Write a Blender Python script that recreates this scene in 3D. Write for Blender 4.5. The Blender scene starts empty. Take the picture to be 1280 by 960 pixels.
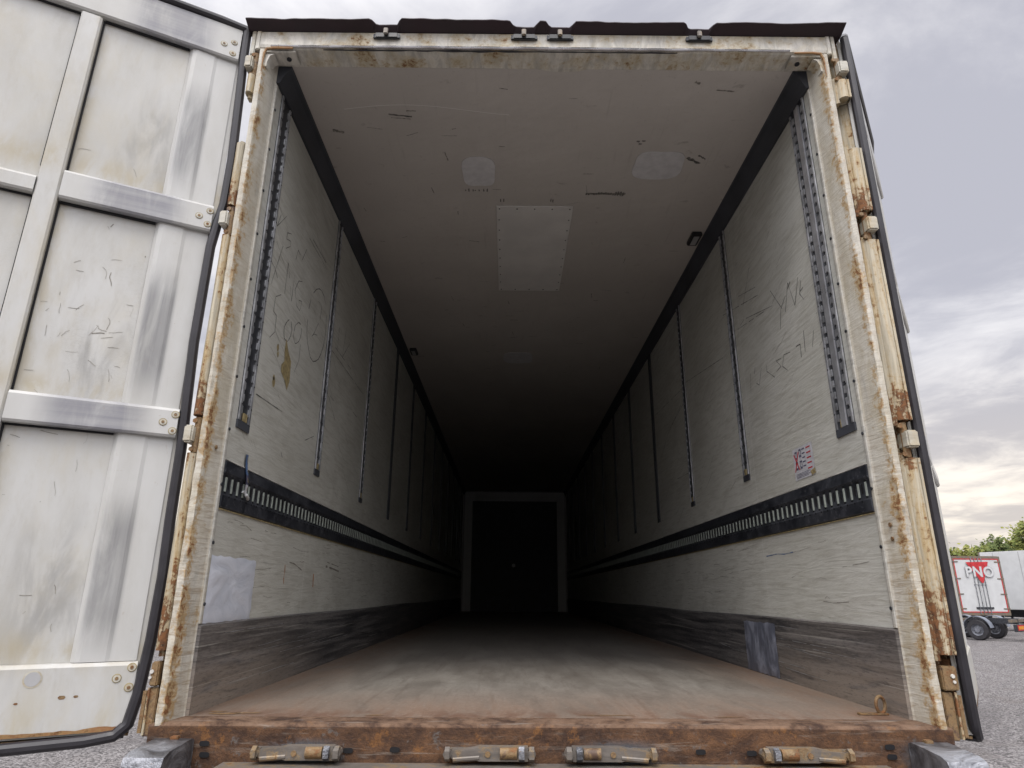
import bpy, bmesh, math, random
from mathutils import Vector, Matrix, noise as mnoise
random.seed(7)
R = math.radians
scene = bpy.context.scene

# ------------------------------------------------------------ camera, sky, sun, exposure
cam_d = bpy.data.cameras.new("camera")
cam = bpy.data.objects.new("camera", cam_d)
scene.collection.objects.link(cam)
cam_d.sensor_width = 36.0
cam_d.lens = 813.72 / 1280 * 36.0
cam_d.clip_start = 0.05
cam_d.clip_end = 4000
rx_ = Vector((0.99996445, -0.00595698, 0.00596725))
up_ = Vector((-0.0075036, -0.30591724, 0.95202854))
fw_ = Vector((0.00384572, 0.95203947, 0.30595107))
m3 = Matrix((rx_, up_, -fw_)).transposed()
cam.matrix_world = Matrix.Translation((-0.14567, -2.45586, 0.40365)) @ m3.to_4x4()
scene.camera = cam

SUN_EL, SUN_AZ = R(58), R(196)       # sun hidden in cloud behind the camera; azimuth clockwise from +Y
world = bpy.data.worlds.new("World")
scene.world = world
world.use_nodes = True
def build_world():
    nt = world.node_tree; nt.nodes.clear(); N = nt.nodes.new; Lk = nt.links.new
    out = N('ShaderNodeOutputWorld')
    sky = N('ShaderNodeTexSky'); sky.sky_type = 'NISHITA'; sky.sun_disc = False
    sky.sun_elevation = SUN_EL; sky.sun_rotation = SUN_AZ
    sky.dust_density = 3.0; sky.air_density = 1.2
    bg1 = N('ShaderNodeBackground'); bg1.inputs[1].default_value = 0.08
    Lk(sky.outputs[0], bg1.inputs[0])
    tc = N('ShaderNodeTexCoord')
    sep = N('ShaderNodeSeparateXYZ'); Lk(tc.outputs['Generated'], sep.inputs[0])
    def mth(op, a, b=None, c=None, clamp=False):
        n = N('ShaderNodeMath'); n.operation = op; n.use_clamp = clamp
        for i, v in enumerate((a, b, c)):
            if v is None: continue
            if isinstance(v, (int, float)): n.inputs[i].default_value = v
            else: Lk(v, n.inputs[i])
        return n.outputs[0]
    zz = mth('ADD', mth('MAXIMUM', sep.outputs[2], 0.0), 0.09)
    px = mth('DIVIDE', sep.outputs[0], zz); py = mth('DIVIDE', sep.outputs[1], zz)
    cmb = N('ShaderNodeCombineXYZ'); Lk(px, cmb.inputs[0]); Lk(py, cmb.inputs[1])
    def nz(scale, detail, rough, off, dist=0.0, sx=1, sy=1):
        mp = N('ShaderNodeMapping'); mp.inputs['Location'].default_value = off
        mp.inputs['Scale'].default_value = (sx, sy, 1)
        Lk(cmb.outputs[0], mp.inputs[0])
        t = N('ShaderNodeTexNoise'); t.inputs['Scale'].default_value = scale
        t.inputs['Detail'].default_value = detail; t.inputs['Roughness'].default_value = rough
        t.inputs['Distortion'].default_value = dist
        Lk(mp.outputs[0], t.inputs[0]); return t.outputs[0]
    def mr(v, a, b, c=0.0, d=1.0):
        n = N('ShaderNodeMapRange'); n.interpolation_type = 'SMOOTHSTEP'
        Lk(v, n.inputs[0])
        for i, x in enumerate((a, b, c, d)): n.inputs[i + 1].default_value = x
        return n.outputs[0]
    big = nz(0.55, 5, 0.55, (3.1, 1.7, 0), 0.3)
    det = nz(1.9, 9, 0.62, (0.4, 5.2, 0), 0.5)
    f = mth('ADD', mth('MULTIPLY', big, 0.62), mth('MULTIPLY', det, 0.38))
    dens = mr(f, 0.41, 0.58)
    mixc = N('ShaderNodeMix'); mixc.data_type = 'RGBA'
    Lk(dens, mixc.inputs[0])
    mixc.inputs[6].default_value = (0.88, 0.87, 0.90, 1)     # thin bright cloud
    mixc.inputs[7].default_value = (0.51, 0.515, 0.585, 1)   # thick grey cloud
    # warm bright band low over the horizon
    hz = mr(sep.outputs[2], 0.02, 0.34, 1.0, 0.0)
    mixh = N('ShaderNodeMix'); mixh.data_type = 'RGBA'; mixh.blend_type = 'MULTIPLY'
    Lk(hz, mixh.inputs[0]); Lk(mixc.outputs[2], mixh.inputs[6]); mixh.inputs[7].default_value = (1.36, 1.24, 1.02, 1)
    # glow of the clouded-over sun
    dt = N('ShaderNodeVectorMath'); dt.operation = 'DOT_PRODUCT'
    Lk(tc.outputs['Generated'], dt.inputs[0])
    dt.inputs[1].default_value = (math.sin(SUN_AZ)*math.cos(SUN_EL), math.cos(SUN_AZ)*math.cos(SUN_EL), math.sin(SUN_EL))
    glow = mr(dt.outputs['Value'], 0.22, 1.0, 1.0, 3.6)
    # low sky behind the camera is dimmed, added to darken the trailer interior
    back = mr(sep.outputs[1], -0.35, 0.25, 0.0, 1.0)
    lowz = mr(sep.outputs[2], 0.0, 0.62, 0.22, 1.0)
    lowz = mth('ADD', mth('MULTIPLY', lowz, mth('SUBTRACT', 1.0, back)), back)
    glow = mth('MULTIPLY', glow, lowz)
    bg2 = N('ShaderNodeBackground'); Lk(mixh.outputs[2], bg2.inputs[0]); Lk(mth('MULTIPLY', glow, 1.0), bg2.inputs[1])
    # cloud covers nearly everything; a few thin gaps let the blue through
    gap = mr(f, 0.30, 0.42, 0.72, 0.97)
    ms = N('ShaderNodeMixShader'); Lk(gap, ms.inputs[0]); Lk(bg1.outputs[0], ms.inputs[1]); Lk(bg2.outputs[0], ms.inputs[2])
    Lk(ms.outputs[0], out.inputs[0])
build_world()
sun_d = bpy.data.lights.new("sun", 'SUN'); sun_d.energy = 1.3; sun_d.angle = R(20); sun_d.color = (1.0, 0.95, 0.88)
sun = bpy.data.objects.new("sun", sun_d); scene.collection.objects.link(sun)
sd = Vector((math.sin(SUN_AZ)*math.cos(SUN_EL), math.cos(SUN_AZ)*math.cos(SUN_EL), math.sin(SUN_EL)))
sun.rotation_euler = sd.to_track_quat('Z', 'Y').to_euler()
vs = scene.view_settings
vs.view_transform = 'Standard'; vs.look = 'None'; vs.gamma = 1.0; vs.exposure = 0.08; vs.use_curve_mapping = False
cy = scene.cycles
cy.max_bounces = 6; cy.diffuse_bounces = 1; cy.glossy_bounces = 3; cy.use_denoising = True
cy.caustics_reflective = False; cy.caustics_refractive = False

# ------------------------------------------------------------ material helper
class Mt:
    def __init__(s, name, space='Object'):
        s.m = bpy.data.materials.new(name); s.m.use_nodes = True
        s.nt = s.m.node_tree; s.b = s.nt.nodes['Principled BSDF']
        s.tc = s.nt.nodes.new('ShaderNodeTexCoord').outputs[space]
        sp = s.nt.nodes.new('ShaderNodeSeparateXYZ'); s.nt.links.new(s.tc, sp.inputs[0])
        s.x, s.y, s.z = sp.outputs
        s._bump = None
    def inp(s, sock, v):
        if isinstance(v, (int, float)): sock.default_value = v
        elif isinstance(v, tuple): sock.default_value = v if len(v) == 4 or sock.type == 'VECTOR' else v + (1,)
        else: s.nt.links.new(v, sock)
    def math(s, op, a, b=None, clamp=False):
        n = s.nt.nodes.new('ShaderNodeMath'); n.operation = op; n.use_clamp = clamp
        s.inp(n.inputs[0], a)
        if b is not None: s.inp(n.inputs[1], b)
        return n.outputs[0]
    def mul(s, a, b): return s.math('MULTIPLY', a, b)
    def add(s, a, b): return s.math('ADD', a, b)
    def mx(s, a, b): return s.math('MAXIMUM', a, b)
    def noise(s, sc=(1, 1, 1), detail=4, rough=0.55, dist=0.0, off=(0, 0, 0), rot=(0, 0, 0)):
        mp = s.nt.nodes.new('ShaderNodeMapping'); s.nt.links.new(s.tc, mp.inputs[0])
        mp.inputs['Rotation'].default_value = rot
        if isinstance(sc, (int, float)): sc = (sc,)*3
        v = s.nt.nodes.new('ShaderNodeVectorMath'); v.operation = 'MULTIPLY_ADD'
        s.nt.links.new(mp.outputs[0], v.inputs[0]); v.inputs[1].default_value = sc; v.inputs[2].default_value = off
        n = s.nt.nodes.new('ShaderNodeTexNoise'); n.inputs['Scale'].default_value = 1
        n.inputs['Detail'].default_value = detail; n.inputs['Roughness'].default_value = rough
        n.inputs['Distortion'].default_value = dist
        s.nt.links.new(v.outputs[0], n.inputs[0]); return n.outputs[0]
    def voro(s, sc, feature='F1'):
        v = s.nt.nodes.new('ShaderNodeTexVoronoi'); v.feature = feature; v.inputs['Scale'].default_value = sc
        s.nt.links.new(s.tc, v.inputs[0]); return v
    def rng(s, v, a, b, c=0.0, d=1.0, smooth=True):
        n = s.nt.nodes.new('ShaderNodeMapRange')
        if smooth: n.interpolation_type = 'SMOOTHSTEP'
        s.inp(n.inputs[0], v)
        for i, x in enumerate((a, b, c, d)): n.inputs[i + 1].default_value = x
        return n.outputs[0]
    def win(s, v, a, b, soft):
        return s.mul(s.rng(v, a - soft, a + soft), s.rng(v, b - soft, b + soft, 1.0, 0.0))
    def mix(s, f, a, b, mode='MIX'):
        n = s.nt.nodes.new('ShaderNodeMix'); n.data_type = 'RGBA'; n.blend_type = mode
        s.inp(n.inputs[0], f); s.inp(n.inputs[6], a); s.inp(n.inputs[7], b); return n.outputs[2]
    def bump(s, h, strength, dist):
        n = s.nt.nodes.new('ShaderNodeBump'); n.inputs['Strength'].default_value = strength
        n.inputs['Distance'].default_value = dist; s.inp(n.inputs['Height'], h)
        if s._bump is not None: s.nt.links.new(s._bump, n.inputs['Normal'])
        s._bump = n.outputs[0]
    def done(s, col, rough=0.6, metal=0.0, spec=0.5):
        s.inp(s.b.inputs['Base Color'], col); s.inp(s.b.inputs['Roughness'], rough)
        s.inp(s.b.inputs['Metallic'], metal); s.inp(s.b.inputs['Specular IOR Level'], spec)
        if s._bump is not None: s.nt.links.new(s._bump, s.b.inputs['Normal'])
        return s.m

def plain(name, col, rough=0.6, metal=0.0, var=0.25, scale=6):
    m = Mt(name); n = m.noise(scale, 6, 0.6)
    dark = tuple(c*(1 - var) for c in col); lite = tuple(min(1, c*(1 + var)) for c in col)
    m.bump(m.noise(scale*8, 3), 0.15, 0.002)
    return m.done(m.mix(m.rng(n, 0.3, 0.7), dark, lite), m.rng(n, 0.2, 0.8, max(0, rough - .1), min(1, rough + .1)), metal)

def m_wall():
    m = Mt('interior_panel')
    big = m.noise((0.8, 0.8, 1.1), 6, 0.6)
    fine = m.noise((6, 6, 60), 6, 0.65, 0.6)
    c = m.mix(m.rng(big, 0.35, 0.68), (0.62, 0.615, 0.555), (0.72, 0.715, 0.655))
    g = m.noise((40, 40, 90), 6, 0.75, off=(3, 9, 2)); c = m.mix(m.mul(m.rng(g, 0.55, 0.72), 0.25), c, (0.30, 0.28, 0.23))
    b2 = m.noise((2.2, 2.2, 5), 7, 0.7, 0.8, off=(1, 5, 5)); c = m.mix(m.mul(m.rng(b2, 0.45, 0.70), 0.38), c, (0.42, 0.405, 0.355))
    c = m.mix(m.mul(m.rng(fine, 0.45, 0.66), 0.34), c, (0.38, 0.36, 0.29))
    f2 = m.noise((5, 2.2, 130), 6, 0.7, 1.0, off=(2, 2, 2)); c = m.mix(m.mul(m.rng(f2, 0.54, 0.68), 0.34), c, (0.33, 0.31, 0.25))
    # rubbed scratches: slanting above the cargo rail, level below it
    up = m.rng(m.z, 0.85, 1.0)
    sl = m.noise((3, 5, 150), 5, 0.7, 0.2, rot=(R(32), 0, 0))
    lv = m.noise((3, 2.0, 110), 5, 0.7, 0.5)
    wh = m.noise((1.3, 1.3, 1.6), 3, 0.5, off=(4, 2, 9))
    s1 = m.mul(m.mul(m.rng(sl, 0.58, 0.70), up), m.rng(wh, 0.42, 0.62))
    s2 = m.mul(m.mul(m.rng(lv, 0.57, 0.72), m.rng(m.z, 0.85, 1.0, 1, 0)), m.rng(wh, 0.38, 0.58))
    c = m.mix(m.mul(m.mx(s1, s2), 0.55), c, (0.20, 0.19, 0.16))
    # old glue and dirt patches
    st = m.noise((5, 5, 4), 7, 0.7, 1.0, off=(9, 1, 3))
    c = m.mix(m.mul(m.rng(st, 0.66, 0.80), 0.5), c, (0.28, 0.23, 0.15))
    # panel joints every 1.2 m
    fr = m.math('FRACT', m.mul(m.add(m.y, 0.62), 1/1.2))
    seam = m.win(fr, 0.497, 0.503, 0.0015)
    c = m.mix(m.mul(seam, 0.5), c, (0.75, 0.74, 0.70))
    wr = m.noise((7, 3.0, 26), 6, 0.6, 1.2)
    m.bump(wr, 0.35, 0.012); m.bump(m.noise((60, 60, 120), 4), 0.2, 0.002)
    return m.done(c, m.rng(big, 0.3, 0.7, 0.38, 0.6), 0, 0.4)
def m_ceiling():
    m = Mt('ceiling_panel')
    big = m.noise((0.7, 0.5, 1), 6, 0.6)
    c = m.mix(m.rng(big, 0.3, 0.7), (0.56, 0.525, 0.48), (0.66, 0.62, 0.57))
    sp = m.noise((9, 14, 9), 8, 0.72, 0.4, off=(2, 7, 1))
    c = m.mix(m.mul(m.rng(sp, 0.60, 0.74), 0.45), c, (0.20, 0.175, 0.15)); g = m.noise(65, 6, 0.75); c = m.mix(m.mul(m.rng(g, 0.56, 0.70), 0.22), c, (0.28, 0.25, 0.22))
    st = m.noise((40, 2.2, 1), 4, 0.6, off=(3, 3, 0))
    c = m.mix(m.mul(m.rng(st, 0.60, 0.75), 0.14), c, (0.25, 0.22, 0.2))
    m.bump(m.noise((1.6, 2.2, 1), 4, 0.5), 0.6, 0.03); m.bump(m.noise(90, 3), 0.15, 0.002)
    return m.done(c, 0.62, 0, 0.3)
def m_kick():
    m = Mt('kick_plate')
    n1 = m.noise((3, 1.3, 45), 7, 0.68, 0.3)
    n2 = m.noise((3, 2.2, 18), 6, 0.6, 0.8, off=(5, 5, 5))
    c = m.mix(m.rng(n1, 0.36, 0.66), (0.035, 0.036, 0.042), (0.20, 0.19, 0.185))
    near = m.mul(m.rng(m.y, 0.2, 1.9, 1, 0), m.rng(n2, 0.25, 0.5))
    low = m.rng(m.z, 0.02, 0.24, 1.0, 0.0)
    c = m.mix(m.mul(m.mul(near, m.add(m.mul(low, .80), .20)), 0.95), c, (0.33, 0.275, 0.225))
    ln = m.noise((2, 0.9, 95), 2, 0.5, 0.4, off=(1, 8, 2))
    c = m.mix(m.mul(m.rng(ln, 0.64, 0.70), 0.6), c, (0.46, 0.44, 0.40))
    g = m.noise((30, 22, 160), 6, 0.75, 0.2, off=(3, 3, 8)); c = m.mix(m.mul(m.rng(g, 0.50, 0.68), 0.55), c, (0.24, 0.225, 0.20)); c = m.mix(m.mul(m.rng(g, 0.5, 0.34), 0.5), c, (0.04, 0.038, 0.04))
    m.bump(n1, 0.3, 0.004); m.bump(g, 0.25, 0.002)
    return m.done(c, m.rng(n1, 0.3, 0.7, 0.42, 0.65), 0, 0.4)
def m_floor():
    m = Mt('load_floor')
    n1 = m.noise((5.0, 1.4, 1), 8, 0.70, 0.4)
    n2 = m.noise((26, 1.6, 1), 6, 0.65, 0.3, off=(3, 1, 0))
    n3 = m.noise((1.2, 12, 1), 5, 0.6, 1.4, off=(8, 3, 0), rot=(0, 0, R(24)))
    c = m.mix(m.rng(n1, 0.32, 0.68), (0.215, 0.19, 0.162), (0.315, 0.288, 0.25))
    wr = m.noise((9, 3.2, 1), 9, 0.75, 0.5, off=(6, 6, 0)); c = m.mix(m.mul(m.rng(wr, 0.50, 0.66), 0.35), c, (0.18, 0.158, 0.135))
    c = m.mix(m.mul(m.rng(n2, 0.5, 0.72), 0.40), c, (0.13, 0.105, 0.085))
    c = m.mix(m.mul(m.rng(n3, 0.54, 0.70), 0.22), c, (0.15, 0.14, 0.125)); sc = m.noise((12, 90, 1), 5, 0.7, 0.6, off=(4, 4, 0), rot=(0, 0, R(-28))); c = m.mix(m.mul(m.rng(sc, 0.60, 0.70), 0.22), c, (0.38, 0.35, 0.30))
    # browner by the sill and along the walls
    ed = m.mx(m.rng(m.y, 0.02, 0.9, 1, 0), m.rng(m.math('ABSOLUTE', m.x), 0.75, 1.2))
    c = m.mix(m.mul(ed, m.rng(n1, 0.3, 0.7, 0.25, 0.8)), c, (0.22, 0.125, 0.075)); near = m.mul(m.rng(m.y, 0.02, 0.22, 1, 0), m.rng(wr, 0.40, 0.58)); c = m.mix(m.mul(near, 0.7), c, (0.15, 0.075, 0.045))
    g = m.noise((75, 45, 1), 6, 0.75, off=(5, 2, 1)); c = m.mix(m.mul(m.rng(g, 0.50, 0.70), 0.45), c, (0.12, 0.10, 0.085)); c = m.mix(m.mul(m.rng(g, 0.46, 0.32), 0.35), c, (0.42, 0.39, 0.34))
    m.bump(n2, 0.2, 0.004); m.bump(m.noise((70, 30, 1), 4), 0.2, 0.003)
    return m.done(c, m.rng(n1, 0.3, 0.7, 0.42, 0.62), 0, 0.45)
def rusty(name, paint, lo=0.45, hi=0.6, xedge=None, streak=(6, 6, 40), extra=None, cream=(0.50, 0.40, 0.24), rough=0.55, metal=0.0, nsc=7):
    m = Mt(name)
    n = m.noise(nsc, 8, 0.68, 0.4); f = m.noise(42, 8, 0.7, 0.5, off=(2, 3, 4)); st = m.noise(streak, 6, 0.66, 0.5)
    c = m.mix(m.rng(st, 0.35, 0.7), paint, tuple(p*0.62 for p in paint))
    c = m.mix(m.mul(m.rng(n, 0.42, 0.66), 0.75), c, cream)
    v = m.add(m.mul(n, 0.55), m.mul(f, 0.45))
    if xedge:
        e = m.rng(m.math('ABSOLUTE', m.x), xedge[0], xedge[1]); v = m.add(v, m.mul(e, xedge[2]))
    if extra: v = m.add(v, extra(m))
    mask = m.rng(v, lo, hi)
    rc = m.mix(m.rng(f, 0.36, 0.62), (0.045, 0.024, 0.017), (0.235, 0.105, 0.042))
    ring = m.mul(m.rng(v, lo - 0.07, lo + 0.02), 0.55)
    g2 = m.noise(130, 5, 0.75, off=(7, 7, 7)); c = m.mix(m.mul(m.rng(g2, 0.60, 0.72), 0.55), c, (0.12, 0.085, 0.05))
    c = m.mix(ring, c, (0.40, 0.27, 0.12))
    c = m.mix(mask, c, rc)
    m.bump(m.mul(mask, m.add(f, 0.5)), 0.45, 0.004); m.bump(m.noise(90, 3), 0.25, 0.002); m.bump(st, 0.2, 0.003)
    return m.done(c, m.add(m.mul(mask, 0.35), rough - 0.05), metal, 0.4)
def m_jamb():
    m = Mt('jamb_paint')
    ax = m.math('ABSOLUTE', m.x)
    n = m.noise(5, 8, 0.66, 0.5); f = m.noise(45, 8, 0.7, 0.4, off=(2, 3, 4))
    sc = m.noise((14, 14, 170), 6, 0.72, 0.5, rot=(0, R(26), 0)); hz = m.noise((8, 8, 62), 6, 0.66, 0.9, off=(5, 1, 4))
    c = m.mix(m.rng(n, 0.35, 0.7), (0.66, 0.63, 0.55), (0.52, 0.47, 0.375))
    low = m.rng(m.z, 0.1, 1.7, 1.0, 0.25)
    c = m.mix(m.mul(m.mul(m.rng(hz, 0.46, 0.66), low), 0.75), c, (0.34, 0.26, 0.17))
    c = m.mix(m.mul(m.rng(sc, 0.55, 0.70), 0.45), c, (0.23, 0.19, 0.14))
    b3 = m.noise((9, 9, 2.6), 8, 0.72, 0.7, off=(8, 1, 1)); c = m.mix(m.mul(m.rng(b3, 0.47, 0.68), 0.50), c, (0.46, 0.40, 0.27)); c = m.mix(m.mul(m.rng(b3, 0.46, 0.32), 0.5), c, (0.36, 0.35, 0.31))
    e = m.add(m.mul(m.win(ax, 1.256, 1.268, 0.006), 0.10), m.add(m.mul(m.rng(ax, 1.245, 1.262), 0.035), m.mul(m.rng(ax, 1.287, 1.30), 0.10)))
    v = m.add(m.add(m.mul(n, 0.45), m.mul(f, 0.55)), e)
    v = m.add(v, m.mul(low, 0.03))
    c = m.mix(m.mul(m.rng(v, 0.57, 0.68), 0.8), c, (0.43, 0.275, 0.11))
    rc = m.mix(m.rng(f, 0.4, 0.6), (0.06, 0.028, 0.018), (0.24, 0.11, 0.045))
    mask = m.rng(v, 0.67, 0.73); c = m.mix(mask, c, rc)
    chips = m.rng(m.noise((60, 60, 45), 6, 0.75, off=(4, 4, 4)), 0.66, 0.71)
    c = m.mix(m.mul(chips, 0.75), c, (0.10, 0.07, 0.05))
    m.bump(hz, 0.5, 0.006); m.bump(sc, 0.3, 0.003); m.bump(mask, -0.4, 0.003)
    return m.done(c, 0.5, 0, 0.45)
def m_door():
    m = Mt('door_paint')
    n = m.noise((3.0, 3.0, 1.2), 6, 0.6, 0.3); f = m.noise((30, 30, 9), 7, 0.68, 0.3, off=(3, 2, 1))
    c = m.mix(m.rng(n, 0.35, 0.68), (0.60, 0.60, 0.58), (0.52, 0.513, 0.48))
    c = m.mix(m.mul(m.rng(f, 0.5, 0.75), 0.28), c, (0.42, 0.39, 0.32))
    # grey rubbing on the middle of the panels
    g = m.noise((9, 9, 2.2), 5, 0.6, 0.5, off=(7, 3, 5)); zone = m.win(m.x, 0.20, 0.40, 0.09)
    zz = m.math('FRACT', m.mul(m.add(m.z, 0.12), 1/0.87))
    c = m.mix(m.mul(m.mul(m.mul(m.rng(g, 0.44, 0.66), zone), m.win(zz, 0.35, 0.85, 0.18)), 0.62), c, (0.25, 0.245, 0.235))
    b3 = m.noise((4, 4, 1.1), 7, 0.7, 0.6, off=(2, 8, 4)); c = m.mix(m.mul(m.rng(b3, 0.46, 0.68), 0.42), c, (0.44, 0.425, 0.38))
    sp = m.noise(70, 5, 0.75, off=(3, 1, 9)); c = m.mix(m.mul(m.rng(sp, 0.67, 0.74), 0.5), c, (0.22, 0.19, 0.14))
    # cracks and dark specks
    cr = m.noise((22, 22, 34), 8, 0.8, 1.6, off=(1, 1, 7)); band = m.win(m.z, 1.15, 1.55, 0.2)
    c = m.mix(m.mul(m.mul(m.win(cr, 0.497, 0.505, 0.004), m.rng(n, 0.42, 0.55)), m.add(m.mul(band, 0.5), 0.12)), c, (0.14, 0.12, 0.10))
    low = m.mx(m.mx(m.win(m.z, 0.18, 0.25, 0.05), m.win(m.z, 1.05, 1.12, 0.05)), m.win(m.z, 1.93, 2.02, 0.06)); eg = m.mx(m.win(m.x, 0.50, 0.54, 0.025), low)
    g5 = m.noise((10, 10, 4), 6, 0.7, 0.5, off=(4, 9, 9)); c = m.mix(m.mul(m.mul(eg, m.rng(g5, 0.36, 0.62)), 0.6), c, (0.43, 0.36, 0.22))
    # yellow-brown grime towards the bottom edges of the panels
    y = m.rng(m.z, 0.12, -0.03); gr = m.noise((6, 6, 3), 6, 0.65, 0.4, off=(0, 5, 2))
    c = m.mix(m.mul(m.rng(gr, 0.42, 0.7), m.add(m.mul(y, 0.45), 0.22)), c, (0.50, 0.43, 0.27))
    m.bump(m.noise((5, 5, 2.4), 3, 0.5), 0.3, 0.012); m.bump(f, 0.15, 0.002)
    return m.done(c, m.rng(n, 0.3, 0.7, 0.36, 0.5), 0, 0.45)
def m_rubbed(name, axis, lo, hi, soft, gcol=(0.205, 0.205, 0.21)):
    m = Mt(name)
    v = m.z if axis == 'z' else m.x
    base = m.mix(m.rng(m.noise((4, 4, 2), 6, 0.6), 0.35, 0.7), (0.60, 0.60, 0.58), (0.52, 0.513, 0.48))
    sc = (45, 45, 1.2) if axis == 'z' else (1.2, 45, 45)
    n = m.noise(sc, 5, 0.6, 0.2); b = m.noise((14, 14, 2.4), 6, 0.66, 0.8, off=(3, 1, 2))
    if axis == 'z':
        fr = m.math('FRACT', m.mul(m.add(m.z, 0.10), 1/0.885)); w = m.mul(m.win(fr, lo, hi, soft), m.win(m.x, 0.088, 0.186, 0.010))
    else: w = m.win(v, lo, hi, soft)
    mask = m.mul(w, m.add(m.mul(m.rng(n, 0.3, 0.7), 0.26), m.mul(m.rng(b, 0.12, 0.58), 0.60)))
    c = m.mix(mask, base, gcol)
    w2 = m.noise((25, 25, 25), 7, 0.7, 1.0, off=(6, 6, 1))
    c = m.mix(m.mul(m.rng(w2, 0.62, 0.75), 0.4), c, (0.30, 0.22, 0.12))
    m.bump(b, 0.2, 0.006); m.bump(n, 0.15, 0.001)
    return m.done(c, 0.42, 0, 0.45)
def m_galv():
    m = Mt('galvanised_steel'); n = m.noise(9, 7, 0.6, 0.6); f = m.noise(50, 6, 0.7)
    c = m.mix(m.rng(n, 0.35, 0.65), (0.13, 0.135, 0.15), (0.40, 0.41, 0.44))
    c = m.mix(m.rng(f, 0.62, 0.72), c, (0.20, 0.13, 0.08))
    m.bump(n, 0.9, 0.03); m.bump(f, 0.4, 0.004)
    return m.done(c, m.rng(n, 0.35, 0.65, 0.36, 0.55), 0.7)
def m_foil():
    m = Mt('foil_tape'); n = m.noise((6, 5, 9), 4, 0.5, 1.4)
    m.bump(n, 0.5, 0.012); m.bump(m.noise(30, 3, 0.5, 0.8), 0.2, 0.003)
    return m.done(m.mix(m.rng(n, 0.3, 0.7), (0.66, 0.70, 0.78), (0.80, 0.83, 0.90)), 0.35, 0.0)
def m_gravel():
    m = Mt('gravel_yard')
    v = m.voro(38); d = v.outputs['Distance']; cc = v.outputs['Color']
    v2 = m.voro(95)
    big = m.noise(0.12, 6, 0.6, 0.3); mid = m.noise(1.3, 7, 0.65)
    c = m.mix(m.rng(big, 0.35, 0.65), (0.165, 0.152, 0.15), (0.235, 0.222, 0.222))
    bw = m.nt.nodes.new('ShaderNodeRGBToBW'); m.nt.links.new(cc, bw.inputs[0])
    c = m.mix(0.75, c, m.mix(m.rng(bw.outputs[0], 0.2, 0.8), (0.06, 0.057, 0.057), (0.36, 0.34, 0.335)))
    c = m.mix(m.mul(m.rng(mid, 0.45, 0.7), 0.5), c, (0.14, 0.122, 0.112)); ln = m.noise((0.9, 0.12, 1), 5, 0.6, 0.5, off=(2, 2, 2), rot=(0, 0, R(35))); c = m.mix(m.mul(m.rng(ln, 0.52, 0.64), 0.45), c, (0.105, 0.098, 0.10))
    m.bump(m.math('SUBTRACT', 1.0, d), 0.8, 0.03); m.bump(m.math('SUBTRACT', 1.0, v2.outputs['Distance']), 0.5, 0.01)
    return m.done(c, 0.9, 0, 0.2)
def m_sill():
    m = Mt('sill_rust')
    n = m.noise((9, 9, 14), 9, 0.74, 0.3); f = m.noise(55, 9, 0.78, 0.4, off=(1, 2, 3)); st = m.noise((3, 20, 34), 6, 0.6, 0.5, off=(5, 0, 1))
    c = m.mix(m.rng(n, 0.34, 0.66), (0.060, 0.036, 0.027), (0.20, 0.105, 0.055))
    og = m.noise((13, 13, 13), 9, 0.76, off=(9, 4, 4)); c = m.mix(m.mul(m.rng(og, 0.57, 0.63), 0.7), c, (0.29, 0.135, 0.047)); c = m.mix(m.rng(og, 0.42, 0.37), c, (0.16, 0.135, 0.12))
    g = m.noise(110, 6, 0.75, off=(1, 9, 9)); c = m.mix(m.mul(m.rng(g, 0.48, 0.68), 0.55), c, (0.055, 0.035, 0.027)); tp = m.mul(m.rng(m.z, -0.02, -0.006), m.rng(n, 0.36, 0.62)); c = m.mix(m.mul(tp, 0.7), c, (0.25, 0.17, 0.12))
    c = m.mix(m.mul(m.rng(f, 0.5, 0.7), 0.6), c, (0.075, 0.045, 0.035))
    c = m.mix(m.mul(m.rng(st, 0.56, 0.68), 0.55), c, (0.36, 0.31, 0.26))
    blue = m.mul(m.win(m.math('FRACT', m.mul(m.add(m.x, 0.30), 1/1.02)), 0.42, 0.60, 0.06), m.rng(m.add(m.mul(n, .6), m.mul(f, .4)), 0.43, 0.49))
    c = m.mix(m.mul(blue, m.rng(m.z, -0.035, -0.075)), c, (0.13, 0.14, 0.155))
    m.bump(f, 0.7, 0.006); m.bump(n, 0.6, 0.012)
    return m.done(c, 0.8, 0.15, 0.3)

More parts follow.
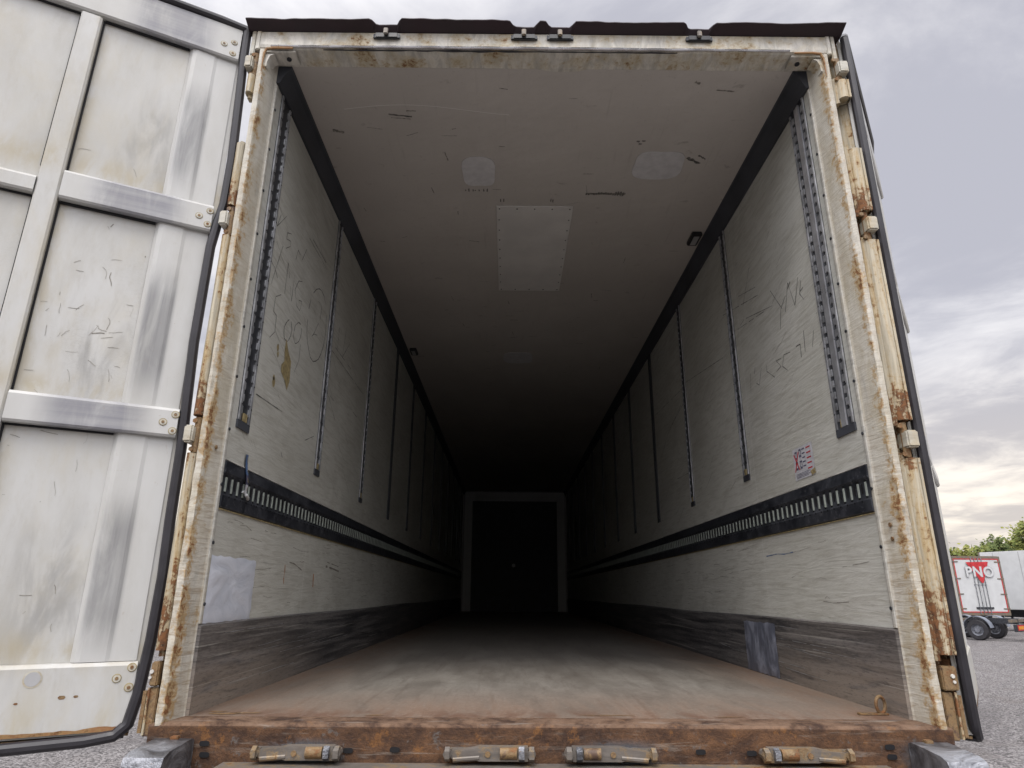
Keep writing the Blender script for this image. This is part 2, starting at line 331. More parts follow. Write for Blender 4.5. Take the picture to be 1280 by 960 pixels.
MAT = dict(
    wall=m_wall(), ceiling=m_ceiling(), kick=m_kick(), floor=m_floor(), jamb=m_jamb(), door=m_door(),
    rib=m_rubbed('rubbed_door_paint', 'z', 0.40, 0.88, 0.10), bar=m_rubbed('rubbed_bar_paint', 'x', 0.13, 0.42, 0.06, (0.22, 0.22, 0.25)),
    galv=m_galv(), foil=m_foil(), gravel=m_gravel(), sill=m_sill(),
    pillar=rusty('rusty_hinge_post', (0.60, 0.54, 0.41), 0.565, 0.615, nsc=(26, 26, 3.2), streak=(70, 70, 3), cream=(0.52, 0.37, 0.17),
                 extra=lambda m: m.mul(m.mx(m.mx(m.win(m.z, 0.0, 0.42, 0.12), m.win(m.z, 0.86, 1.16, 0.07)), m.win(m.z, 1.80, 2.02, 0.06)), 0.11)),
    header=rusty('header_paint', (0.76, 0.73, 0.65), 0.585, 0.65, streak=(26, 8, 8), cream=(0.56, 0.49, 0.33)),
    hinge=rusty('hinge_paint', (0.62, 0.60, 0.52), 0.61, 0.66),
    rust=rusty('dark_rust', (0.13, 0.08, 0.057), 0.47, 0.60, cream=(0.12, 0.085, 0.065)),
    orange=rusty('orange_rust', (0.40, 0.20, 0.09), 0.5, 0.6, cream=(0.42, 0.22, 0.09)),
    latch=rusty('latch_steel', (0.24, 0.215, 0.19), 0.56, 0.66, cream=(0.19, 0.16, 0.13), metal=0.35),
    molding=rusty('molding_paint', (0.58, 0.565, 0.51), 0.66, 0.72, cream=(0.52, 0.48, 0.39)),
    rubber=plain('black_rubber', (0.028, 0.027, 0.031), 0.55),
    seal=plain('door_gasket', (0.030, 0.028, 0.033), 0.42),
    canopy=plain('roof_edge_rubber', (0.028, 0.016, 0.020), 0.7),
    railtop=plain('dark_cove_rail', (0.052, 0.056, 0.066), 0.5, 0, 0.3, 3),
    cracks=plain('fine_cracks', (0.27, 0.25, 0.21), 0.8, 0, .4, 40), track=plain('track_dark', (0.045, 0.048, 0.055), 0.45, 0.3, 0.5, 30),
    tracklite=plain('track_aluminium', (0.48, 0.49, 0.51), 0.42, 0.6, 0.35, 14),
    trackband=None, slot=plain('slot_bar_zinc', (0.27, 0.30, 0.265), 0.65, 0.0, 0.15, 20),
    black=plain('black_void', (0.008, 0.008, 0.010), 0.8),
    white=plain('white_paint', (0.62, 0.63, 0.63), 0.4, 0, 0.06, 2), patch=plain('patch_paint', (0.70, 0.69, 0.69), 0.55, 0, 0.08, 20),
    hatch=plain('hatch_panel', (0.78, 0.76, 0.72), 0.45, 0, 0.06, 4), rim=plain('rim_paint', (0.20, 0.21, 0.24), 0.45, .3, .3), dim=plain('bulkhead_grey', (0.42, 0.42, 0.42), 0.5, 0, 0.1),
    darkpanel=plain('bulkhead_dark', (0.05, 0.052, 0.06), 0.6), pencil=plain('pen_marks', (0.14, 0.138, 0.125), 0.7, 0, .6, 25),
    scuff=plain('scuff_dirt', (0.27, 0.25, 0.215), 0.8, 0, .45, 60), mark=plain('black_scuff', (0.16, 0.15, 0.135), 0.8, 0, .5, 70), tracksheen=plain('sky_sheen_aluminium', (0.70, 0.71, 0.74), 0.34, 0.7, .15, 12), tan=plain('old_tape', (0.36, 0.29, 0.15), 0.6, 0, 0.35, 50),
    greyplastic=None, red=plain('red_mark', (0.50, 0.035, 0.04), 0.5), paper=plain('label_paper', (0.60, 0.60, 0.63), 0.5, 0, 0.1, 40),
    ink=plain('label_ink', (0.10, 0.10, 0.16), 0.5), blue=plain('blue_pen', (0.10, 0.17, 0.32), 0.6), orangepen=plain('orange_pen', (0.48, 0.22, 0.09), 0.6),
    lamp=plain('dark_plastic', (0.02, 0.02, 0.022), 0.4), chrome=plain('bare_lip', (0.55, 0.56, 0.60), 0.25, 0.9, 0.25, 9),
    sealant=plain('white_sealant', (0.62, 0.60, 0.55), 0.6),
)
def m_band():
    m = Mt('cargo_band'); n = m.noise(7, 8, 0.68, 0.6); f = m.noise((20, 40, 60), 7, 0.72, 0.3, rot=(R(30), 0, 0))
    c = m.mix(m.rng(n, 0.35, 0.68), (0.025, 0.028, 0.036), (0.075, 0.08, 0.095))
    c = m.mix(m.mul(m.rng(f, 0.54, 0.66), 0.55), c, (0.20, 0.205, 0.225))
    return m.done(c, m.rng(n, 0.3, 0.7, 0.32, 0.55), 0.35, 0.5)
MAT['trackband'] = m_band()
def m_grey():
    m = Mt('grey_patch'); n = m.noise((6, 7, 5), 5, 0.6, 1.5)
    c = m.mix(m.rng(n, 0.4, 0.68), (0.13, 0.14, 0.18), (0.34, 0.36, 0.44))
    m.bump(n, 0.5, 0.01); return m.done(c, 0.4, 0, 0.5)
MAT['greyplastic'] = m_grey()

# ------------------------------------------------------------ mesh helper
col = scene.collection
class MB:
    def __init__(s): s.v = []; s.f = []; s.mi = []; s.mats = []
    def midx(s, m):
        if m not in s.mats: s.mats.append(m)
        return s.mats.index(m)
    def face(s, pts, m):
        k = len(s.v); s.v += [tuple(p) for p in pts]; s.f.append(tuple(range(k, k + len(pts)))); s.mi.append(s.midx(m))
    def raw(s, vs, fs, m):
        k = len(s.v); s.v += [tuple(p) for p in vs]; i = s.midx(m)
        for f in fs: s.f.append(tuple(k + a for a in f)); s.mi.append(i)
    def box(s, a, b, m, bev=0.0):
        x0, y0, z0 = (min(p, q) for p, q in zip(a, b)); x1, y1, z1 = (max(p, q) for p, q in zip(a, b))
        if bev > 0:
            bm = bmesh.new(); bmesh.ops.create_cube(bm, size=1)
            for v in bm.verts: v.co = Vector(((x0+x1)/2 + v.co.x*(x1-x0), (y0+y1)/2 + v.co.y*(y1-y0), (z0+z1)/2 + v.co.z*(z1-z0)))
            bmesh.ops.bevel(bm, geom=bm.edges[:], offset=bev, segments=2, affect='EDGES')
            bm.verts.index_update()
            s.raw([v.co[:] for v in bm.verts], [[v.index for v in f.verts] for f in bm.faces], m); bm.free(); return
        vs = [(x, y, z) for x in (x0, x1) for y in (y0, y1) for z in (z0, z1)]
        s.raw(vs, [(0, 1, 3, 2), (4, 6, 7, 5), (0, 4, 5, 1), (2, 3, 7, 6), (0, 2, 6, 4), (1, 5, 7, 3)], m)
    def prism(s, poly, axis, a, b, m, caps=True):
        def mk(p, t):
            return {'x': (t, p[0], p[1]), 'y': (p[0], t, p[1]), 'z': (p[0], p[1], t)}[axis]
        n = len(poly); vs = [mk(p, a) for p in poly] + [mk(p, b) for p in poly]
        fs = [(i, (i+1) % n, n + (i+1) % n, n + i) for i in range(n)]
        if caps: fs += [tuple(range(n))[::-1], tuple(range(n, 2*n))]
        s.raw(vs, fs, m)
    def tube(s, path, r, m, n=10, sq=None, caps=True):
        rings = []
        P = [Vector(p) for p in path]
        for i, p in enumerate(P):
            t = (P[min(i+1, len(P)-1)] - P[max(i-1, 0)]).normalized()
            up = Vector((0, 1, 0)) if abs(t.y) < 0.9 else Vector((1, 0, 0))
            a = t.cross(up).normalized(); b = a.cross(t).normalized()
            rr = r[i] if isinstance(r, (list, tuple)) else r
            q = sq or (1, 1)
            rings.append([p + a*math.cos(2*math.pi*k/n)*rr*q[0] + b*math.sin(2*math.pi*k/n)*rr*q[1] for k in range(n)])
        vs = [v for rg in rings for v in rg]
        fs = [(i*n+k, i*n+(k+1) % n, (i+1)*n+(k+1) % n, (i+1)*n+k) for i in range(len(P)-1) for k in range(n)]
        if caps: fs += [tuple(range(n))[::-1], tuple((len(P)-1)*n + k for k in range(n))]
        s.raw(vs, fs, m)
    def cyl(s, a, b, r, m, n=16, r2=None):
        s.tube([a, b], [r, r if r2 is None else r2], m, n)
    def build(s, name, parent=None, smooth=False, loc=None):
        me = bpy.data.meshes.new(name); me.from_pydata(s.v, [], s.f)
        for m in s.mats: me.materials.append(m)
        me.polygons.foreach_set('material_index', s.mi)
        bm = bmesh.new(); bm.from_mesh(me); bmesh.ops.recalc_face_normals(bm, faces=bm.faces[:]); bm.to_mesh(me); bm.free()
        if smooth:
            me.polygons.foreach_set('use_smooth', [True]*len(me.polygons)); me.set_sharp_from_angle(angle=R(35))
        o = bpy.data.objects.new(name, me); col.objects.link(o)
        if parent is not None: o.parent = parent
        if loc is not None: o.location = loc
        return o
def tag(o, label=None, cat=None, group=None, kind=None):
    if label: o['label'] = label
    if cat: o['category'] = cat
    if group: o['group'] = group
    if kind: o['kind'] = kind
    return o
def empty(name, loc, rz=0, parent=None):
    o = bpy.data.objects.new(name, None); col.objects.link(o); o.location = loc; o.rotation_euler = (0, 0, rz)
    o.empty_display_size = 0.2
    if parent is not None: o.parent = parent
    return o
def copy_tree(o, parent=None):
    c = o.copy(); col.objects.link(c); c.parent = parent
    for ch in list(o.children): copy_tree(ch, c)
    return c
STROKES_L = [[(0.258,2.109),(0.23,2.032),(0.334,2.157)],[(0.411,2.106),(0.361,2.08),(0.359,2.044),(0.417,2.06),(0.424,2.039),(0.37,1.998)],[(0.514,2.012),(0.537,2.085),(0.606,2.057),(0.662,2.156)],[(0.328,1.984),(0.245,1.741)],[(0.219,1.84),(0.264,1.835),(0.353,1.781)],[(0.417,1.779),(0.423,1.943),(0.522,1.785),(0.521,1.935)],[(0.647,1.954),(0.595,1.932),(0.556,1.864),(0.6,1.796),(0.653,1.795),(0.675,1.858),(0.627,1.841)],[(1.13,1.916),(1.133,1.847),(1.119,1.779),(1.09,1.718),(1.05,1.67),(1.002,1.638),(0.952,1.625),(0.903,1.631),(0.86,1.655),(0.825,1.695),(0.802,1.746),(0.791,1.806),(0.795,1.869),(0.813,1.931),(0.843,1.987),(0.884,2.031),(0.933,2.059),(0.985,2.068),(1.036,2.056),(1.08,2.024),(1.113,1.975),(1.131,1.912)],[(0.896,1.936),(0.937,1.984),(1.008,1.988),(1.005,1.902),(0.928,1.792),(0.893,1.749),(0.921,1.774),(0.986,1.787)],[(0.379,1.757),(0.314,1.713),(0.313,1.641),(0.359,1.634),(0.359,1.557),(0.306,1.504)],[(0.574,1.651),(0.569,1.622),(0.553,1.595),(0.531,1.576),(0.506,1.57),(0.486,1.577),(0.474,1.596),(0.473,1.623),(0.483,1.651),(0.502,1.674),(0.526,1.688),(0.549,1.688),(0.567,1.674),(0.574,1.65)],[(0.716,1.693),(0.71,1.663),(0.693,1.635),(0.668,1.615),(0.642,1.608),(0.62,1.615),(0.607,1.635),(0.606,1.663),(0.617,1.693),(0.638,1.718),(0.664,1.732),(0.69,1.732),(0.709,1.718),(0.716,1.692)],[(0.725,1.636),(0.728,1.55),(0.673,1.465)],[(1.423,2.018),(1.416,1.853)],[(1.584,2.074),(1.551,1.87),(1.696,2.016)],[(0.682,2.233),(1.04,2.235)],[(0.733,2.259),(1.007,2.266)],[(1.296,1.818),(2.219,1.813)],[(1.358,1.862),(1.788,1.865)],[(0.238,1.212),(0.608,1.228)],[(1.323,1.531),(1.509,1.432)],[(1.356,1.541),(1.434,1.534)],[(0.963,1.175),(1.149,1.249)],[(0.625,1.044),(0.644,1.017)],[(1.784,1.614),(2.061,1.595)]]
STROKES_R = [[(0.924,2.209),(1.076,2.035)],[(1.13,2.122),(0.874,2.059)],[(1.198,1.937),(0.757,1.872)],[(1.151,1.947),(1.088,1.954),(0.687,1.86)],[(0.687,1.942),(0.57,1.791)],[(0.447,1.883),(0.59,1.796),(0.626,1.695)],[(0.544,1.76),(0.472,1.885),(0.433,1.74),(0.364,1.86)],[(0.278,1.815),(0.339,1.828),(0.366,1.777),(0.334,1.73),(0.288,1.757)],[(1.085,1.614),(1.109,1.495)],[(1.003,1.628),(1.045,1.559),(0.974,1.509),(0.916,1.597)],[(0.843,1.586),(0.853,1.502)],[(0.855,1.546),(0.762,1.485)],[(0.663,1.556),(0.722,1.558),(0.672,1.512),(0.729,1.503)],[(0.549,1.547),(0.623,1.556),(0.656,1.506),(0.599,1.466)],[(0.484,1.545),(0.436,1.544),(0.438,1.474)],[(2.591,1.855),(3.087,1.727),(3.441,1.548)],[(2.526,1.851),(2.974,1.762)],[(1.131,2.335),(1.086,2.335)],[(1.731,2.024),(1.671,2.039)],[(2.864,1.306),(2.441,1.288)],[(3.769,2.03),(2.447,1.973)],[(2.547,2.005),(1.51,1.866)],[(0.363,1.785),(0.331,1.788)],[(0.308,1.776),(0.281,1.766)],[(0.284,1.553),(0.32,1.482)],[(0.382,1.594),(0.394,1.493)],[(1.432,2.128),(0.848,1.999)]]

# ------------------------------------------------------------ ground
GZ = -1.5
def ground():
    mb = MB(); S = 900
    mb.face([(-S, -S, GZ), (S, -S, GZ), (S, S, GZ), (-S, S, GZ)], MAT['gravel'])
    tag(mb.build('ground'), kind='structure')
ground()

# ------------------------------------------------------------ the refrigerated semi-trailer (its rear opening is the plane y = -0.1)
trailer = empty('semi_trailer', (0, 0, GZ))
tag(trailer, 'worn empty white trailer seen through its open rear doors, rusty sill, dark depths', 'trailer')
OFF = (0, 0, -GZ)
def part(name, mb, smooth=False, label=None):
    o = mb.build(name, trailer, smooth, OFF)
    if label: o['label'] = label
    return o
def sub(name, mb, parent, smooth=False):
    return mb.build(name, parent, smooth)
IW, IH, L = 1.24, 2.75, 13.4        # inner half width, inner height, length
M = MAT
_sr = random.Random(77)
def stroke(mb, pts, x, w, m):
    """thin pen line on a side wall (points are y, z); the width wavers and the line skips"""
    for (y0, z0), (y1, z1) in zip(pts, pts[1:]):
        dy, dz = y1-y0, z1-z0; l = math.hypot(dy, dz) or 1e-6; ny, nz = -dz/l/2, dy/l/2
        k = max(1, int(l/.035)); wa = w*_sr.uniform(.6, 1.2)
        for q in range(k):
            t0, t1 = q/k, (q + 1)/k; wb = w*_sr.uniform(.35, 1.25)
            if _sr.random() > .08:
                a, b = y0 + dy*t0, z0 + dz*t0; c, d = y0 + dy*t1, z0 + dz*t1
                mb.face([(x, a + ny*wa, b + nz*wa), (x, c + ny*wb, d + nz*wb), (x, c - ny*wb, d - nz*wb), (x, a - ny*wa, b - nz*wa)], m)
            wa = wb

def side_wall(sx):
    mb = MB(); xi = sx*IW
    mb.box((xi, 0.03, -0.06), (sx*1.31, L + 0.05, 2.84), M['wall'])
    rnd = random.Random(5 if sx > 0 else 8)
    x = xi - sx*0.0012
    for p in (STROKES_L if sx < 0 else STROKES_R):
        q = []
        for (a, b) in p: q.append((a + rnd.uniform(-.004, .004), b + rnd.uniform(-.004, .004)))
        stroke(mb, q, x, 0.0055 if len(p) > 12 else 0.0042, M['pencil'])
    # assorted scrapes
    for k in range(110):
        y = rnd.uniform(0.06, 5.5); z = rnd.choice((rnd.uniform(1.0, 2.4), rnd.uniform(0.32, 0.68)))
        l = rnd.uniform(0.04, 0.28); s = rnd.uniform(-.6, -.2) if z > .8 else rnd.uniform(-.08, .08)
        x2 = x + sx*0.0003
        stroke(mb, [(y, z), (y + l/2, z + s*l/2 + rnd.uniform(-.01, .01)), (y + l, z + s*l)], x2, rnd.uniform(0.001, 0.0032), M['scuff'])
    if sx > 0:
        stroke(mb, [(0.80, .602), (0.90, .598), (1.0, .604), (1.14, .60)], x, 0.005, M['blue'])
    else:
        stroke(mb, [(0.86, .53), (0.865, .50), (0.86, .47), (0.868, .44), (0.86, .405)], x, 0.010, M['orangepen'])
        stroke(mb, [(1.36, .50), (1.365, .46), (1.37, .43)], x, 0.016, M['orangepen'])
        stroke(mb, [(0.92, .545), (1.0, .54), (1.14, .512)], x, 0.007, M['scuff'])
        stroke(mb, [(1.6, .55), (1.8, .54), (1.92, .53)], x, 0.014, M['scuff'])
        stroke(mb, [(1.62, .575), (1.9, .56)], x, 0.006, M['scuff'])
    w = part('side_wall', mb)
    # worn kick plate along the floor
    kb = MB()
    n = 60; zs = []
    for i in range(n + 1):
        y = 0.002 + (L - 0.02)*i/n; zs.append((y, 0.292 + 0.004*math.sin(y*1.7)))
    vs = []
    for y, z in zs:
        vs += [(xi - sx*0.012, y, 0.0), (xi - sx*0.012, y, z - 0.006), (xi - sx*0.001, y, z)]
    fs = []
    for i in range(n): fs += [(i*3, i*3+1, (i+1)*3+1, (i+1)*3), (i*3+1, i*3+2, (i+1)*3+2, (i+1)*3+1)]
    kb.raw(vs, fs, M['kick'])
    kb.face([(xi + sx*.001, 0.002, 0), (xi - sx*0.012, 0.002, 0), (xi - sx*0.012, 0.002, .286), (xi + sx*.001, .002, .292)], M['kick'])
    xk = xi - sx*0.0135
    for k in range(9):
        y = rnd.uniform(0.05, 1.6); z = rnd.uniform(0.05, 0.26); l = rnd.uniform(0.2, 0.9)
        stroke(kb, [(y, z), (y + l*.5, z + .004), (y + l, z + rnd.uniform(0, .02))], xk, 0.0022, M['tracklite'])
    part('kick_plate', kb)
    # horizontal cargo rail with its slots
    tb = MB()
    z0, z1 = 0.703, 0.887
    y0 = 0.022
    tb.prism([(xi, z0), (xi - sx*0.010, z0 + 0.006), (xi - sx*0.012, z0 + .05), (xi - sx*0.005, z0 + 0.06), (xi - sx*0.005, z1 - 0.058), (xi - sx*0.012, z1 - .048), (xi - sx*0.010, z1 - 0.005), (xi, z1)], 'y', y0, L - 0.1, M['trackband'])
    hb = sb = tb
    y = 0.052; xf = xi - sx*0.0065; xo = xi - sx*0.0128
    zc = 0.795
    while y < L - 0.3:
        # zinc bar between two slots: raised, rounded, catches the light
        vs = []
        for (dy, dx) in ((-.0070, 0), (-.0045, .0035), (0, .005), (.0045, .0035), (.0070, 0)):
            vs += [(xi - sx*(0.005 + dx), y + dy, zc - 0.027), (xi - sx*(0.005 + dx), y + dy, zc + 0.027)]
        sb.raw(vs, [(0, 1, 3, 2), (2, 3, 5, 4), (4, 5, 7, 6), (6, 7, 9, 8), (0, 2, 4, 6, 8), (1, 3, 5, 7, 9)], M['slot'])
        if y < 7:
            ym = y + 0.0285
            pts = [(xf, ym + .008*math.cos(a), zc + .004 + .022*math.sin(a)) for a in [2*math.pi*k/8 for k in range(8)]]
            hb.face(pts, M['black'])
            if y < 4:
                for (yy, z, r) in ((y, zc + .033, .009), (y, zc - .033, .008), (ym, zc - .045, .0055)):
                    xx = xo if abs(z - zc) > .036 else xf
                    hb.face([(xx - sx*.0006, yy + r*math.cos(a), z + r*.8*math.sin(a)) for a in [2*math.pi*k/8 for k in range(8)]], M['black'])
        y += 0.0575
    # seal bead round the rail
    bb = tb; bb.box((xi - sx*.0015, y0, z1), (xi - sx*.0075, L-.1, z1 + .005), M['sealant']); bb.box((xi - sx*.0015, y0, z0 - .004), (xi - sx*.006, L-.1, z0), M['tan'])
    part('cargo_rail', tb, True)
    # upright decking tracks
    ys = [(0.14, 0.115)] + [(1.22 + 1.145*k, 0.085) for k in range(11)] if sx < 0 else [(0.135, 0.145)] + [(1.30 + 1.15*k, 0.085) for k in range(11)]
    for j, (yc, w_) in enumerate(ys):
        if yc > L - .2: continue
        ub = MB(); a, b = yc - w_/2, yc + w_/2; zb, zt = 1.065, 2.655
        # base strip, two raised perforated flanges and a sunken middle
        ub.box((xi, a, zb), (xi - sx*0.003, b, zt), M['track'])
        fl = w_*0.24
        xs = xi - sx*0.0095
        if sx > 0 and j == 0:
            bands = [(a, a + .012), (a + .052, b - .052), (b - .012, b)]  # middle band takes a paler aluminium, the sky's reflection put into its colour
        else: bands = [(a, a + fl*0.55), (b - fl*0.55, b)]
        for bi, (p, q) in enumerate(bands): ub.box((xi - sx*.003, p, zb), (xs, q, zt), M['tracksheen'] if (len(bands) == 3 and bi == 1) else (M['tracklite'] if j < 3 else M['railtop']))  # deeper tracks get a dark material, interior shade put into the colour
        if j < 6:
            z = zb + 0.03
            while z < zt - 0.02:
                for (p, q) in ((a + fl*.55, a + fl*1.0), (b - fl*1.0, b - fl*.55)):
                    ub.box((xi - sx*.003, p, z), (xi - sx*.008, q, z + 0.030), M['tracklite'] if j < 2 else M['track'])  # dashes also turn dark further in, imitating the light falling off
                z += 0.05
            if j < 4:
                z = zb + 0.065
                while z < zt - 0.02:
                    for yy in (a + fl*.3, b - fl*.3):
                        ub.face([(xs - sx*.0008, yy + .0045*math.cos(t), z + .0045*math.sin(t)) for t in [2*math.pi*k/7 for k in range(7)]], M['black'])
                    z += 0.10
        u = part('decking_track', ub)
        eb = MB(); eb.box((xi, a - .004, zb - 0.034), (xi - sx*0.008, b + .004, zb - .001), M['railtop'])
        if j < 3: eb.box((xi - sx*.0035, a + w_*.36, zb + .001), (xi - sx*0.0085, a + w_*.7, zb + .035), M['tan'])
        sub('end_cap', eb, u)
    # dark cove rail in the corner under the ceiling
    cb = MB()
    cb.prism([(xi, 2.655), (xi - sx*0.014, 2.655), (xi - sx*0.030, 2.690), (xi - sx*0.048, 2.722), (xi - sx*0.062, 2.738), (xi - sx*0.064, IH), (xi, IH)], 'y', 0.002, L, M['railtop'])
    part('ceiling_rail', cb)
    return w
for sx in (-1, 1): side_wall(sx)

# floor, ceiling, front end
mb = MB(); mb.box((-IW, 0.004, -0.06), (IW, L + .05, 0.0), M['floor'])
for (x, y, rx, ry) in ((-1.12, .045, .05, .016), (-1.05, .06, .05, .01), (-1.16, .085, .03, .012), (-.6, .03, .03, .006), (.2, .05, .09, .006), (.62, .03, .05, .005)):
    mb.face([(x + rx*math.cos(t)*(1 + .3*math.sin(3*t + x)), y + ry*math.sin(t)*(1 + .35*math.cos(4*t + y*40)), 0.0012) for t in [2*math.pi*k/18 for k in range(18)]], M['rust'])
part('load_floor', mb)
mb = MB(); mb.box((-1.31, 0.004, IH), (1.31, L + .05, 2.85), M['ceiling'])
rnd = random.Random(3)
def cquad(cx, cy, lx, ly, ang, m, dz=0.0012):
    c, s = math.cos(ang), math.sin(ang)
    n = 9; top = [(-lx/2 + lx*i/n, ly/2*rnd.uniform(.3, 1)) for i in range(n + 1)]; bot = [(p[0], -ly/2*rnd.uniform(.3, 1)) for p in reversed(top)]
    mb.face([(cx + a*c - b*s, cy + a*s + b*c, IH - dz) for a, b in top + bot], m)
cquad(-.72, .325, .12, .016, .15, M['mark']); cquad(-.72, .345, .10, .008, .1, M['scuff']); cquad(-.66, .29, .05, .01, 0, M['scuff'])
for k in range(7): cquad(-.425 + .022*k + rnd.uniform(-.005, .005), .975, .008, .05*rnd.uniform(.3, 1), 0, M['mark'], .0015)
for k in range(16): cquad(.32 + .015*k, 1.0 + rnd.uniform(-.008, .008), .012, .03 + .03*(k > 11), 0, M['mark'], .0015)
cquad(.44, 1.0, .24, .025, 0, M['scuff'])
for (x, y) in ((.545, .51), (.575, .505), (.56, .53)): cquad(x, y, .018, .02, 0, M['mark'], .0018)
cquad(.89, .67, .10, .03, .5, M['mark']); cquad(.93, .64, .06, .015, .6, M['mark'])
for (x, y) in ((-.21, 1.08), (-.19, 1.075), (.105, 1.075), (.118, 1.08)): cquad(x, y, .007, .05, 0, M['mark'], .0015)
cquad(.75, .08, .03, .02, .4, M['scuff']); cquad(.9, .13, .09, .01, .1, M['scuff']); cquad(-1.07, .45, .06, .03, .2, M['scuff'])
for k in range(60):
    cquad(rnd.uniform(-1.1, 1.1), rnd.uniform(.1, 4.5), rnd.uniform(.02, .09), rnd.uniform(.003, .010), rnd.choice((0, 0, .2, 1.4, 1.57, -.4)), M['scuff'], .0009 + k*.00001)
# long shallow arc
pts = [(-1.0 + .06*i, .28 - .035*math.sin(i*.3)) for i in range(15)]
for (a, b), (c, d) in zip(pts, pts[1:]): mb.face([(a, b, IH-.0007), (c, d, IH-.0007), (c, d + .004, IH-.0007), (a, b + .004, IH-.0007)], M['hatch'])
part('ceiling', mb)

def rounded(cx, cy, hx, hy, p=4.5, n=40, jit=0.0):
    out = []
    for k in range(n):
        t = 2*math.pi*k/n; c, s = math.cos(t), math.sin(t)
        r = (abs(c)**p + abs(s)**p)**(-1/p) * (1 + jit*math.sin(5*t + cx*9))
        out.append((cx + hx*r*c, cy + hy*r*s))
    return out
for (cx, cy, hx, hy) in ((-.335, .79, .095, .135), (.70, .72, .14, .125), (-.06, 3.95, .15, .16)):
    mb = MB(); mb.prism(rounded(cx, cy, hx, hy, 4.0, 40, .02), 'z', IH - .0035, IH, M['patch']); part('repair_patch', mb)
mb = MB(); mb.box((-.238, 1.14, IH - .006), (.252, 2.345, IH), M['hatch'], 0)
for i in range(5):
    for yy in (1.165, 2.32):
        x = -.218 + i*.1125; mb.cyl((x, yy, IH - .006), (x, yy, IH - .009), .0045, M['track'], 8)
for j in range(1, 9):
    for x in (-.222, .236):
        y = 1.165 + j*.1283; mb.cyl((x, y, IH - .006), (x, y, IH - .009), .004, M['track'], 8)
part('ceiling_hatch', mb, label='pale riveted panel in the ceiling')
# front end: bulkhead, its pale frame and ribbed header, dark return-air panel
mb = MB(); mb.box((-IW, L - .02, 0), (IW, L + .05, IH), M['dim']); bk = part('bulkhead', mb)
mb = MB()
mb.box((-IW + .05, L - .09, 0), (-IW + .23, L - .02, IH - .24), M['white']); mb.box((IW - .23, L - .09, 0), (IW - .05, L - .02, IH - .24), M['white'])
mb.box((-IW + .05, L - .09, IH - .24), (IW - .05, L - .02, IH - .03), M['white'])
for k in range(18): mb.box((-1.0 + k*.117, L - .13, IH - .22), (-.94 + k*.117, L - .091, IH - .07), M['white'])
sub('bulkhead_frame', mb, bk)
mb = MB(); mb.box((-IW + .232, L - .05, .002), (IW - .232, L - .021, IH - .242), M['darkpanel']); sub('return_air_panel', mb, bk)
mb = MB(); mb.cyl((-.02, L - .05, 1.02), (-.02, L - .075, 1.02), .045, M['white'], 14); sub('round_plate', mb, bk)
# small ceiling lamps on the cove rails
for (x, y) in ((1.12, 1.50), (-1.12, 3.75)):
    s = 1 if x > 0 else -1
    mb = MB(); mb.box((x - .035, y - .075, IH - .030), (x + .035, y + .075, IH), M['lamp'], .006)
    mb.box((x - .018, y - .055, IH - .033), (x + .018, y + .055, IH - .0305), M['dim']); part('marker_lamp', mb)

